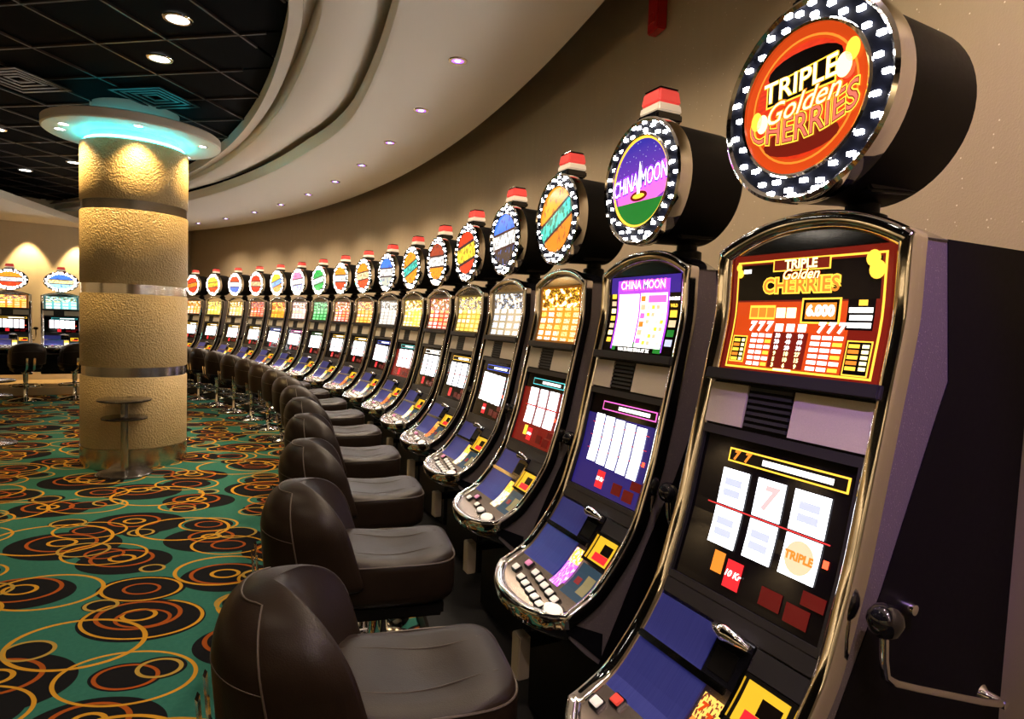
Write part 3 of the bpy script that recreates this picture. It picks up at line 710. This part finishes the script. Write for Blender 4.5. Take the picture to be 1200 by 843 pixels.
    # lever
    rod, ball, piv, bolt = C_('lever', lever_parts); lv = put(rod, 'lever', P); put(ball, 'ball', lv); put(piv, 'pivot', lv); put(bolt, 'bolt', P)
    # foot bracket
    put(C_('foot', lambda: MB().box(-.03, .03, .385, .43, .42, .575).mesh('foot_bracket', brackm, bevel=.004)), 'foot_bracket', P)
    put(C_('footb', lambda: MB().box(-.025, .025, .23, .39, .53, .56).mesh('bracket_arm', blackp)), 'bracket_arm', P)
    # sign
    put(C_('post', post_mesh), 'sign_post', P); put(C_('saddle', saddle_mesh), 'saddle', P)
    cn = put(C_('can', can_mesh), 'sign_can', P); put(C_('rim', rim_mesh), 'rim', cn); put(C_('inrim', inrim_mesh), 'inner_rim', cn)
    put(C_('plate', lambda: MB().lathe([(.162, -.004), (.212, -.004), (.212, -.02)], 56, (0, 0, ZSG), 'y', cap=False).mesh('lamp_plate', lampplate)), 'lamp_plate', cn)
    def face():
        mb = ring_disc(.0, .163, .001, 48); mb.uv['fn'] = lambda co: (.5 - co.x / .33, .5 + (co.z - ZSG) / .33); return mb.mesh('sign_face', spec['face'])
    put(C_(('face', spec['face'].name), face), 'sign_face', cn)
    if spec.get('sign_fn') : spec['sign_fn'](cn)
    if detail:
        for a, r in LAMPS: put(lamp_me, 'lamp', cn, (r*math.cos(a), .002, ZSG + r*math.sin(a)))
    else:
        def lmp():
            mb = MB()
            for a, r in LAMPS: x, z = r*math.cos(a), ZSG + r*math.sin(a); mb.box(x-.0082, x+.0082, -.002, .006, z-.0045, z+.0045)
            return mb.mesh('lamp_ring', lamp_white)
        tag(put(C_('lampring', lmp), 'lamp_ring', cn), kind='stuff')
    b, cl_, rl, cp_ = C_('beacon', beacon_parts); bo = put(b, 'beacon', P); put(cl_, 'clear_lens', bo); put(rl, 'red_lens', bo); put(cp_, 'beacon_cap', bo)
    return e
redhot2 = glow('red_line', (.9, .05, .05), .9)
cardm = mat('card_panel', (.03, .055, .08), .2, emis=(.03, .07, .12), estr=.35)
cardred = glow('card_red', (.4, .05, .05), .4); cardtan = glow('card_tan', (.45, .38, .18), .4)

# ---- artwork of the nearest machine: cherries
def cherry_pair(par, pts, mk, m=gold):
    for v, z, rv, rz in pts: put(mk(v, z, rv, rz), 'cherry', par)
def sign_cherry(cn):
    put(ring_disc(.128, .163, .0018).mesh('art_rim', redp), 'art_rim', cn)
    put(ring_disc(.134, .139, .0022).mesh('gold_ring', orangep), 'gold_ring', cn)
    def quad(pts, m, u, nm): put(MB().add([(-v, u, ZSG + z) for v, z in pts], [(0, 1, 2, 3)]).mesh(nm, m), nm, cn)
    quad([(-.10, .005), (.085, .015), (.085, .080), (-.10, .060)], gold, .003, 'title_plate'); quad([(-.096, .009), (.081, .019), (.081, .076), (-.096, .056)], blackpr, .0034, 'title_plate')
    put(ellipse_disc(0, .075, .098, .036, .0026).mesh('art_band', blackpr), 'art_band', cn); put(ellipse_disc(0, -.085, .10, .035, .0026).mesh('art_band', darkredp), 'art_band', cn)
    for nm, args, m1, m2 in (('title_text', ('TRIPLE', -.008, .042, .066, .005), gold, whitep),):
        put(stext(*args, bold=.0022, arch=-.1, slope=.07).mesh(nm, m1), nm, cn); a = list(args); a[4] = .006; put(stext(*a, arch=-.1, slope=.07).mesh(nm, m2), nm, cn)
    put(stext('CHERRIES', 0, -.060, .082, .005, bold=.005, slope=.04, arch=-1.0, wide=.80).mesh('title_text', gold), 'title_text', cn)
    put(stext('CHERRIES', 0, -.060, .082, .0056, bold=.002, slope=.04, arch=-1.0, wide=.80).mesh('title_text', darkredp), 'title_text', cn)
    put(stext('CHERRIES', 0, -.060, .082, .0062, slope=.04, arch=-1.0, wide=.80).mesh('title_text', pinkp), 'title_text', cn)
    put(stext('Golden', 0, -.008, .066, .0068, bold=.003, shear=.35, slope=.10).mesh('title_text', orangep), 'title_text', cn)
    put(stext('Golden', 0, -.008, .066, .0074, shear=.35, slope=.10).mesh('title_text', goldl), 'title_text', cn)
    cherry_pair(cn, [(.105, .042, .019, .026), (.123, .068, .017, .024), (-.122, -.018, .016, .022), (-.104, -.028, .016, .022)], lambda v, z, a, b: ellipse_disc(v, z, a, b, .0078).mesh('cherry', goldl if v in (.105, -.104) else gold))
def rect(par, v0, v1, s0, s1, m, off=-.0088, nm='print_block'): put(flat(nm, v0, v1, s0, s1, off, m, .0006), nm, par)
def glass_cherry(tg):
    rect(tg, -.198, .200, .098, .366, gold, -.0092, 'print_border'); rect(tg, -.193, .195, .103, .361, darkredp, -.0086, 'print_ground')
    rect(tg, -.190, .190, .108, .196, blackpr, -.0082, 'print_ground')
    put(flat('title_plate', -.085, .072, .098, .128, -.0076, gold, .0006), 'title_plate', tg); put(flat('title_plate', -.081, .068, .101, .125, -.0070, darkredp, .0006), 'title_plate', tg)
    put(ftext('TRIPLE', -.006, .113, .030, -.0062, .001).mesh('title_text', goldl), 'title_text', tg)
    put(ftext('CHERRIES', -.006, .163, .048, -.0066, .0045).mesh('title_text', gold), 'title_text', tg); put(ftext('CHERRIES', -.006, .163, .048, -.0060, .0008).mesh('title_text', orangep), 'title_text', tg)
    put(ftext('Golden', -.006, .137, .034, -.0054, .0018, .35).mesh('title_text', redp), 'title_text', tg); put(ftext('Golden', -.006, .137, .034, -.0050, .0004, .35).mesh('title_text', goldl), 'title_text', tg)
    for v, s, r in ((.172, .112, .016), (.182, .136, .018), (-.190, .112, .009), (-.184, .128, .010)):
        n = 16; put(MB().add([SF(v + r*math.cos(2*PI*k/n), s + r*1.1*math.sin(2*PI*k/n), -.0050) for k in range(n)], [tuple(range(n))]).mesh('cherry', gold), 'cherry', tg)
    rect(tg, -.176, -.152, .118, .128, whitep, -.0070)
    # jackpot window
    rect(tg, .004, .105, .192, .250, gold, -.0078); rect(tg, .009, .100, .196, .246, blackpr, -.0072); rect(tg, .016, .094, .203, .240, orangep, -.0066)
    put(ftext('6,000', .055, .222, .032, -.0056, .002).mesh('jackpot_text', whitep), 'jackpot_text', tg)
    # pay columns
    for k in range(2): rect(tg, -.066 + .030*k, -.040 + .030*k, .214, .238, goldl, -.0074)
    rect(tg, -.148, -.070, .208, .242, gold, -.0078); 
    for k in range(3): rect(tg, -.144 + .025*k, -.122 + .025*k, .214, .237, orangep, -.0072)
    for base in (-.132, .062):
        for k in range(3): put(ftext('7', base + .025*k, .260, .030, -.0062, .0022, .15).mesh('pay_seven', whitep), 'pay_seven', tg)
    for k in range(3): rect(tg, -.062 + .032*k, -.040 + .032*k, .252, .270, whitep, -.0072)
    rect(tg, -.190, .128, .200, .360, redp, -.0083, 'print_ground'); rect(tg, -.066, .032, .272, .358, darkredp, -.0080)
    nums = (('50', '80', '90'), ('20', '40', '60'), ('10', '20', '30'), ('9', '18', '27'), ('5', '10', '15'), ('3', '6', '9'))
    for j, row in enumerate(nums):
        for k, s in enumerate(row): put(ftext(s, -.050 + .032*k, .281 + .0142*j, .0135, -.0066, .0006).mesh('pay_number', whitep if j < 3 else goldl), 'pay_number', tg)
    for base in (-.130, .042):
        for j in range(6):
            wd = .020 if base < 0 else .026
            for k in range(3): rect(tg, base + (wd + .002)*k, base + (wd + .002)*k + wd - .003, .277 + .0142*j, .2855 + .0142*j, whitep if j % 2 == 0 or k < 2 else gold, -.0074)
    # side tables
    for a, b, c, d in ((-.188, -.142, .284, .352), (.132, .190, .284, .360)):
        rect(tg, a, b, c, d, gold, -.0078); rect(tg, a + .003, b - .003, c + .003, d - .003, blackpr, -.0073)
        n = 5
        for j in range(n): rect(tg, a + .006, a + .006 + (b - a)*.42, c + .008 + .012*j, c + .016 + .012*j, orangep if j % 2 else gold, -.0067); rect(tg, a + .008 + (b - a)*.5, b - .006, c + .008 + .012*j, c + .0155 + .012*j, goldl, -.0067)
    rect(tg, .120, .182, .196, .262, blackpr, -.0080)
    for j in range(3): rect(tg, .124 + .003*(j % 2), .178, .214 + .016*j, .225 + .016*j, whitep, -.0072)
    rect(tg, .145, .165, .198, .210, gold, -.0072); rect(tg, -.045, .005, .3595, .3645, goldl, -.0070)
def reel_cherry(r_, a, b, c, d):
    m = (a + b) / 2; s = (c + d) / 2; k = int(round((a + .131) * 100)) + (0 if c < .65 else 50)
    if k == 11: put(ftext('7', m, s, .075, -.0062, .003, .15).mesh('reel_symbol', paleprint), 'reel_symbol', r_)
    elif k == 71:
        n = 20; put(MB().add([SF(m + .036*math.cos(2*PI*q/n), s + .036*math.sin(2*PI*q/n), -.0062) for q in range(n)], [tuple(range(n))]).mesh('reel_symbol', palegold), 'reel_symbol', r_)
        put(ftext('TRIPLE', m, s, .024, -.0055, .0012).mesh('reel_text', orangep), 'reel_text', r_)
    elif k in (21, 50, 61, 0):
        for j in range(2): put(flat('reel_symbol', m - .026, m + .026, s - .022 + .026*j, s - .004 + .026*j, -.0062, palegrey, .0005), 'reel_symbol', r_)
paleprint = glow('reel_pale_red', (1.0, .62, .58), 1.0); palegold = glow('reel_pale_gold', (1, .72, .42), 1.0); palegrey = glow('reel_pale_blue', (.66, .72, .92), 1.0)
# ---- second machine: violet moon
def sign_moon(cn):
    put(ring_disc(.153, .163, .0024).mesh('gold_ring', gold), 'gold_ring', cn)
    put(MB().add([(-.163*math.cos(a), .002, ZSG + .163*math.sin(a)) for a in np.linspace(PI*1.14, PI*1.86, 18)], [tuple(range(18))]).mesh('hill', greenp), 'hill', cn)
    put(MB().add([(-v, .0016, ZSG + z) for v, z in ((-.14, -.035), (-.06, .005), (.05, .02), (.145, .06), (.15, -.05), (.06, -.085), (-.05, -.10), (-.12, -.085))], [tuple(range(8))]).mesh('glow_cloud', magp), 'glow_cloud', cn)
    for b, m, u in ((.006, purplep, .003), (.0028, purpled, .0036), (.0, whitep, .0042)): put(stext('CHINA MOON', 0, .004, .086, u, bold=b, slope=.06, wide=.555).mesh('title_text', m), 'title_text', cn)
    put(MB().add([(-v, .005, ZSG + z) for v, z in ((-.012, -.05), (.0, .075), (.010, .05), (.006, -.045))], [(0, 1, 2, 3)]).mesh('sword', whitep), 'sword', cn)
    put(ellipse_disc(.0, -.050, .05, .018, .0046).mesh('title_plate', darkredp), 'title_plate', cn); put(ellipse_disc(.0, -.050, .035, .009, .0052).mesh('dragon', gold), 'dragon', cn)
def glass_moon(tg):
    rect(tg, -.205, .205, .086, .150, purpled, -.0092); rect(tg, -.160, .150, .100, .362, purplep, -.0088); rect(tg, -.150, .145, .330, .366, greenp, -.0086)
    rect(tg, -.205, -.160, .160, .366, blackpr, -.0090); rect(tg, .150, .205, .160, .366, blackpr, -.0090)
    for b, m, o in ((.005, magp, -.0078), (.002, purpled, -.0072), (0, whitep, -.0066)): put(ftext('CHINA MOON', -.005, .120, .044, o, b, wide=.92).mesh('title_text', m), 'title_text', tg)
    rect(tg, -.148, -.022, .152, .350, whitep, -.0080, 'pay_column'); rect(tg, -.012, .140, .150, .350, whitep, -.0080, 'pay_column')
    rect(tg, .035, .136, .158, .185, magp, -.0074)
    for j in range(6):
        for k in range(4): rect(tg, .030 + .027*k, .048 + .027*k, .194 + .026*j, .208 + .026*j, (goldl, gold, palegold, whitep)[(j + k) % 4], -.0074, 'pay_cell')
        rect(tg, -.008, .018, .160 + .031*j, .180 + .031*j, (orangep, palegold, magp)[j % 3], -.0074, 'pay_cell')
    for j in range(7): rect(tg, -.196, -.168, .150 + .028*j, .168 + .028*j, (gold, palegold, goldl)[j % 3], -.0082, 'pay_cell')
    put(ftext('DOUBLE', .178, .172, .0145, -.0078, .001).mesh('side_text', whitep), 'side_text', tg); put(ftext('WILD', .178, .196, .0145, -.0078, .001).mesh('side_text', gold), 'side_text', tg)
    for j in range(4): rect(tg, .160, .196, .212 + .034*j, .236 + .034*j, (gold, palegold, greenp, palegrey)[j], -.0082, 'pay_cell')
    rect(tg, -.125, .105, .350, .373, blackpr, -.0070, 'notice'); put(ftext('WIN 30 FREE SPINS AT 3X', -.010, .3615, .0165, -.0060, .0007).mesh('notice_text', whitep), 'notice_text', tg)
def strip_sevens(o):
    put(ftext('7', .038, 1.135, .030, -.0030, .002, .15).mesh('strip_text', redp), 'strip_text', o); put(ftext('7', .060, 1.150, .030, -.0030, .002, .15).mesh('strip_text', redp), 'strip_text', o)

def stripmat(name, a, b, c):
    def fn(t):
        v, x, y = uvn(t); cc = mixc(t, math_(t, 'GREATER_THAN', y, .55), a, b)
        return mixc(t, math_(t, 'GREATER_THAN', noise(t, v, 9, 2), .54), cc, c)
    return emit_tree(name, fn, 1.6)
st_y = stripmat('strip_yellow', (1, .9, .7), (1, .5, .03), (1, .75, .2)); st_p = stripmat('strip_violet', (.7, .12, 1), (1, .6, .05), (1, .6, .95)); st_r = stripmat('strip_red', (1, .22, .03), (1, .55, .1), (.15, .02, .01))
R_ = (.75, .05, .015); O_ = (1, .30, .02); Y_ = (1, .70, .05); W_ = (1, .96, .9); B_ = (.06, .20, .85); T_ = (.08, .62, .48); G_ = (.04, .45, .08); K_ = (.04, .03, .03); V_ = (.35, .05, .9); PK = (1, .25, .45)
def A(n, *a, **k): return artmat('sign_art_%d' % n, *a, seed=n * 1.7, **k)
def PM(n, *a): return paymat('paytable_%d' % n, *a)
reddisc = emit_tree('sign_red_ground', lambda t: mixc(t, noise(t, coords(t, 'UV', scale=(2, 9, 1)), 6, 2), (1.0, .055, .01), (.55, .018, .005)), 1.15)
def m_moonface(t):
    v, x, y = uvn(t); vo = t.nodes.new('ShaderNodeTexVoronoi'); vo.inputs['Scale'].default_value = 22; link(t, v, vo.inputs['Vector'])
    c = mixc(t, y, (.35, .05, .55), (.02, .03, .35)); return mixc(t, math_(t, 'LESS_THAN', vo.outputs['Distance'], .11), c, (.8, .85, 1))
moonface = emit_tree('sign_night_sky', m_moonface, 1.2)
SPECS = [
 dict(face=reddisc, glass=darkredp, glass_fn=glass_cherry, sign_fn=sign_cherry, reel_fn=reel_cherry, reels=6, deck=2, strip=st_r, strip_fn=strip_sevens, icon=orangep, look='with red and gold cherry artwork on its round sign, nearest the camera'),
 dict(face=moonface, glass=blackpr, glass_fn=glass_moon, sign_fn=sign_moon, reels=5, deck=0, strip=st_p, tint=glow('blue_screen_print', (.03, .02, .25), .5), banner=magp, look='with violet night sky sign and purple top glass, second from the camera'),
 dict(face=A(3, O_, T_, (.9, .22, .02), tilt=.45), glass=PM(3, O_, W_, Y_, 5, 9), reels=6, deck=1, strip=st_y, tint=redp2 if False else None, banner=cyanp, icon=gold, look='with orange sign crossed by a teal band, third from the camera'),
 dict(face=A(4, B_, W_, K_, tilt=.1), glass=PM(4, (.55, .42, .25), W_, (.5, .65, 1), 4, 6), reels=5, deck=0, strip=st_y, banner=bluep, look='with sign of blue sky above a white band, fourth from the camera'),
 dict(face=A(5, R_, Y_, R_, tilt=.2, half=.24), glass=PM(5, (.7, .45, .05), Y_, W_, 5, 8), reels=6, deck=1, strip=st_r, banner=gold, look='with red sign lettered in big yellow shapes, fifth from the camera'),
 dict(face=A(6, (.35, .05, .02), W_, O_, tilt=0), glass=PM(6, R_, W_, Y_, 4, 8), reels=9, deck=1, strip=st_y, banner=whitep, look='with dark red sign and white middle band, sixth from the camera'),
 dict(face=A(7, O_, T_, O_, tilt=.35), glass=PM(7, Y_, W_, O_, 5, 9), reels=6, deck=1, strip=st_r, tint=None, banner=cyanp, look='with orange sign and green diagonal band, seventh from the camera'),
 dict(face=A(8, B_, W_, (.5, .5, .4), tilt=0), glass=PM(8, (.6, .55, .5), W_, (1, .85, .6), 4, 8), reels=5, deck=0, strip=st_y, banner=bluep, look='with pale blue and white sign, eighth from the camera'),
 dict(face=A(9, O_, (1, .75, .4), R_, tilt=.1), glass=PM(9, O_, Y_, W_, 4, 7), reels=6, deck=1, strip=st_r, banner=gold, look='with bright orange sign, ninth from the camera'),
 dict(face=A(10, O_, W_, R_, tilt=0), glass=PM(10, R_, W_, Y_, 4, 8), reels=9, deck=1, strip=st_y, banner=gold, look='with orange sign and white stripe, tenth from the camera'),
 dict(face=A(11, G_, (.7, 1, .8), G_, tilt=.2), glass=PM(11, (.02, .25, .05), (.2, .9, .25), (.5, 1, .5), 4, 6), reels=9, deck=0, strip=st_y, banner=greenp, look='with green sign and green top glass, eleventh from the camera'),
 dict(face=A(12, PK, W_, (.5, .6, 1), tilt=.1), glass=PM(12, (.9, .5, .5), W_, Y_, 4, 6), reels=5, deck=0, strip=st_y, banner=magp, look='with pink and white sign, twelfth from the camera'),
 dict(face=A(13, Y_, (.3, .5, 1), O_, tilt=.3), glass=PM(13, O_, Y_, R_, 4, 8), reels=5, deck=1, strip=st_r, banner=bluep, look='with yellow and blue sign, thirteenth from the camera'),
 dict(face=A(14, R_, (1, .6, .3), R_, tilt=0), glass=PM(14, R_, O_, W_, 4, 7), reels=9, deck=1, strip=st_y, banner=gold, look='with plain red sign, fourteenth from the camera'),
 dict(face=A(15, R_, W_, B_, tilt=0), glass=PM(15, (.9, .5, .1), W_, Y_, 4, 7), reels=6, deck=0, strip=st_y, banner=gold, look='with red, white and blue sign, fifteenth from the camera'),
 dict(face=A(16, Y_, Y_, R_, tilt=.1), glass=PM(16, (.9, .6, .05), Y_, W_, 4, 7), reels=6, deck=1, strip=st_y, banner=gold, look='with yellow sign edged in red, sixteenth from the camera'),
 dict(face=A(17, R_, O_, R_, tilt=.2), glass=PM(17, O_, W_, Y_, 4, 7), reels=9, deck=1, strip=st_r, banner=gold, look='with small red sign, last of the row beside the pillar'),
]
SPECS[2]['tint'] = redp3 = glow('red_screen_print', (.30, .01, .008), .5); SPECS[6]['tint'] = redp3
GRP = 'slot machines along the curved wall'
machines = []
for i, (x, y, yaw) in enumerate(ROW):
    e = build_machine(SPECS[i], i, i < 4); e.location = (x, y, 0); e.rotation_euler = (0, 0, yaw + PI/2)
    tag(e, 'slot machine ' + SPECS[i]['look'], 'slot machine', GRP); machines.append(e)

# far left bank: shorter, wider machines with oval signs on a plinth
LB = [((-8.97, 11.24), 'short slot machine with orange oval sign, at the left edge of the photo', dict(face=A(21, O_, W_, R_, tilt=.0), glass=PM(21, O_, Y_, W_, 5, 6), reels=5, deck=0, strip=st_y, banner=gold)),
      ((-8.38, 11.70), 'short slot machine with pale blue oval sign, left of the pillar', dict(face=A(22, B_, (1, .85, .4), (.4, .8, 1), tilt=.0), glass=PM(22, (.2, .7, .7), W_, Y_, 4, 4), reels=5, deck=0, strip=st_y, banner=cyanp))]
for (x, y), lab, sp in LB:
    e = build_machine(sp, 30, False); e.location = (x, y, .28); e.scale = (1.2, 1, .82); e.rotation_euler = (0, 0, math.atan2(BN.y, BN.x) - PI/2)
    tag(e, lab, 'slot machine', 'short slot machines by the left wall')

# =================================================================== STOOLS
def sgn(a): return -1 if a < 0 else 1
def superell(a, rx, ry, n=3.2): c, s = math.cos(a), math.sin(a); return rx * sgn(c) * abs(c) ** (2/n), ry * sgn(s) * abs(s) ** (2/n)
# stool faces +Y in its own frame; origin under the seat centre
def seat_mesh():
    prof = [(.80, .560), (.93, .563), (.985, .580), (1.0, .605), (1.0, .695), (.985, .720), (.955, .731), (.90, .738), (.72, .744), (.45, .740), (.2, .738), (.02, .738)]
    mb = MB(); rr = []
    for k, z in prof:
        ringv = []
        for q in range(48):
            x, y = superell(2*PI*q/48, .222*k, .25*k, 4.2); dz = 0
            if z > .73: dz = -.020 * math.exp(-((y - .02)/.13)**2) * (1 - .4*abs(x)/.2) + .010*(y/.2)**2
            ringv.append((x, y + .045, z + dz))
        rr.append(ringv)
    mb.loft(rr); return mb.mesh('seat', leather, smooth=60)
ZB0, ZB1 = .635, .992
def back_pt(t, q, grow=0.0, k=None):
    """D-shaped cushion: t 0..1 up, q 0..pi round the convex rear from one wing to the other, pi..2pi along the front"""
    z = ZB0 + (ZB1 - ZB0) * t; W = .255; cap = 0.0
    if k is None:
        k = 1.0
        if t > .50: k = math.sqrt(max(.16, 1 - ((t - .50) / .50) ** 2.5 * .84))
        if t < .09: k = .90 + .10 * math.sqrt(max(0, 1 - ((.09 - t) / .09) ** 2))
    else: cap = .010 * (1 - (k / .4) ** 2)
    yw = -.06 - .105 * t; rear = -.435 - .03 * t; cy_ = -.29 - .03 * t
    c, s_ = math.cos(q), math.sin(q)
    if q <= PI: x = W * sgn(c) * abs(c) ** .78; y = (yw - .05) + (rear - yw + .05) * abs(s_) ** .85
    else:
        x = W * .985 * sgn(c) * abs(c) ** .85; y = (yw - .05) + .05 * min(1, abs(s_) * 2.5) - .085 * max(0, 1 - (x / (W * .9)) ** 2)
    x, y = x * k, cy_ + (y - cy_) * k
    d = math.hypot(x, y - cy_) + 1e-6
    return (x + x / d * grow, y + (y - cy_) / d * grow, z + cap + (grow if t > .85 else 0))
TB = [0, .01, .03, .06, .09, .2, .32, .44, .52, .60, .67, .74, .80, .85, .89, .925, .955, .98, 1.0]
def back_mesh():
    mb = MB(); mb.loft([[back_pt(t, 2*PI*q/64) for q in range(64)] for t in TB] + [[back_pt(1.0, 2*PI*q/64, 0, k) for q in range(64)] for k in (.3, .2, .1, .02)]); return mb.mesh('backrest', leather, smooth=80)
def pip_back():
    mb = MB(); q0 = .16; tt_ = TB[4:-1]
    path = [back_pt(t, PI * q0, .001) for t in tt_] + [back_pt(.985, PI * (q0 + (1 - 2*q0) * k/14), .001) for k in range(1, 14)] + [back_pt(t, PI * (1 - q0), .001) for t in tt_[::-1]]
    mb.tube(path, .0026, 6); return mb.mesh('piping', stitch, smooth=True)
def seam_back():
    mb = MB(); mb.tube([back_pt(.56 + .06 * math.sin(PI*k/30), PI * (.16 + .68*k/30), .0004) for k in range(31)], .0014, 5)
    return mb.mesh('stitched_seam', stitch, smooth=True)
def seam_seat():
    mb = MB()
    for x in (-.10, .10):
        pts = []
        for k in range(15):
            y = -.20 + .40*k/14; pts.append((x * (1 + .10*math.sin(k*.4)), y + .045, .7415 - .020*math.exp(-((y - .02)/.13)**2)*(1 - .4*.5) + .010*(y/.2)**2))
        mb.tube(pts, .0016, 5)
    return mb.mesh('stitched_seam', stitch, smooth=True)
def pip_seat():
    mb = MB(); mb.tube([(superell(2*PI*q/64, .219, .247, 4.2)[0], superell(2*PI*q/64, .219, .247, 4.2)[1] + .045, .721) for q in range(64)], .0035, 5, closed=True); return mb.mesh('piping', stitch, smooth=True)
st = {}
st['seat'] = seat_mesh(); st['back'] = back_mesh(); st['pb'] = pip_back(); st['sb'] = seam_back(); st['ss'] = seam_seat(); st['ps'] = pip_seat()
st['post'] = MB().lathe([(.045, .03), (.032, .06), (.032, .30), (.040, .36), (.040, .46), (.055, .48), (.10, .499)], 20).mesh('post', chrome, smooth=True)
st['pan'] = MB().box(-.19, .19, -.20, .24, .50, .562).mesh('seat_pan', blackp, bevel=.012)
st['base'] = MB().lathe([(.25, 0), (.25, .010), (.22, .024), (.10, .045), (.045, .058), (.03, .06)], 32).mesh('base_plate', chrome, smooth=True)
mb = MB(); mb.tube([(.235*math.cos(2*PI*k/32), .235*math.sin(2*PI*k/32), .26) for k in range(32)], .011, 8, closed=True)
for k in range(3): a = 2*PI*k/3 + .5; mb.tube([(.03*math.cos(a), .03*math.sin(a), .255), (.235*math.cos(a), .235*math.sin(a), .225)], .008, 6)
st['ring'] = mb.mesh('foot_ring', chrome, smooth=True)
def brk(s):
    mb = MB(); pts = [(s, -.12, .495), (s, -.24, .505), (s, -.36, .540), (s, -.43, .565), (s, -.465, .63), (s, -.475, .75)]
    mb.loft([[(x - .016, y, z - .004), (x + .016, y, z - .004), (x + .016, y - .006, z + .004), (x - .016, y - .006, z + .004)] for x, y, z in pts]); return mb.mesh('back_bracket', chrome)
st['b1'] = brk(-.05); st['b2'] = brk(.05)
def build_stool():
    e = empty('gaming_stool')
    s = put(st['seat'], 'seat', e); put(st['ps'], 'piping', s); put(st['ss'], 'stitched_seam', s)
    b = put(st['back'], 'backrest', e); put(st['pb'], 'piping', b); put(st['sb'], 'stitched_seam', b)
    put(st['pan'], 'seat_pan', e); put(st['post'], 'post', e); put(st['base'], 'base_plate', e); put(st['ring'], 'foot_ring', e); put(st['b1'], 'back_bracket', e); put(st['b2'], 'back_bracket', e)
    return e
proto = None
ordn = ['nearest the camera', 'second from the camera', 'third from the camera', 'fourth from the camera', 'fifth from the camera', 'sixth from the camera', 'seventh from the camera', 'eighth from the camera', 'ninth from the camera', 'tenth from the camera', 'eleventh from the camera', 'twelfth from the camera', 'thirteenth from the camera', 'fourteenth from the camera', 'fifteenth from the camera', 'last in the row by the pillar']
for k in range(1, 17):
    x, y, yaw = ROW[k]; n = Vector((-math.cos(yaw), -math.sin(yaw), 0)); a = Vector((math.sin(yaw), -math.cos(yaw), 0))
    pos = Vector((x, y, 0)) + n * .935 + a * .33
    o = build_stool() if proto is None else copy_tree(proto); proto = proto or o
    o.location = pos; o.rotation_euler = (0, 0, (yaw - .14) - PI/2 + random.uniform(-.03, .03))
    tag(o, 'dark leather gaming stool in the long row, ' + ordn[k - 1], 'stool', 'leather stools along the machine row')
for (x, y), lab in (((-8.22, 10.62), 'black gaming stool in front of the orange oval sign machine'), ((-7.70, 11.07), 'black gaming stool half hidden by the left side of the pillar')):
    o = copy_tree(proto); o.location = (x, y, 0); o.rotation_euler = (0, 0, math.atan2(-BN.y, -BN.x) - PI/2 + .15); tag(o, lab, 'stool', 'stools by the left wall')

# =================================================================== TABLES
tt = mat('table_black_top', (.03, .022, .016), .25, coat=.4)
def table(x, y, lab):
    e = empty('drinks_stand', (x, y, 0)); tag(e, lab, 'table')
    put(cached('t1', lambda: MB().lathe([(.25, 0), (.25, .012), (.24, .022), (.05, .034), (.04, .036)], 40).mesh('base_plate', tt, smooth=True)), 'base_plate', e)
    put(cached('t2', lambda: MB().lathe([(.034, .03), (.034, .735)], 24).mesh('post', steel, smooth=True)), 'post', e)
    put(cached('t3', lambda: MB().lathe([(.195, .553), (.202, .558), (.202, .568), (.195, .573)], 40).mesh('shelf', tt, smooth=True)), 'shelf', e)
    put(cached('t4', lambda: MB().lathe([(.228, .732), (.236, .737), (.236, .749), (.228, .754)], 40).mesh('table_top', tt, smooth=True)), 'table_top', e)
table(-3.80, 6.17, 'small two-tier round drinks stand in front of the pillar'); table(-6.02, 7.25, 'small round drinks stand cut off by the left edge of the photo')

# =================================================================== ALARM BOX ON THE WALL
pw = math.atan2(3.6 - CY, .72 - CX); x, y = ring(pw, WOFF - .03)
e = empty('alarm_sounder', (x, y, 3.29), pw + PI/2); tag(e, 'red alarm box high on the wall at the top edge of the photo', 'alarm')
put(MB().box(-.06, .06, -.03, .03, 0, .22).mesh('housing', alarmred, bevel=.008), 'housing', e)
put(MB().box(-.03, .03, -.032, .038, .04, .10).mesh('lens', mat('alarm_lens', (.7, .05, .04), .15, coat=.5), bevel=.006), 'lens', e)
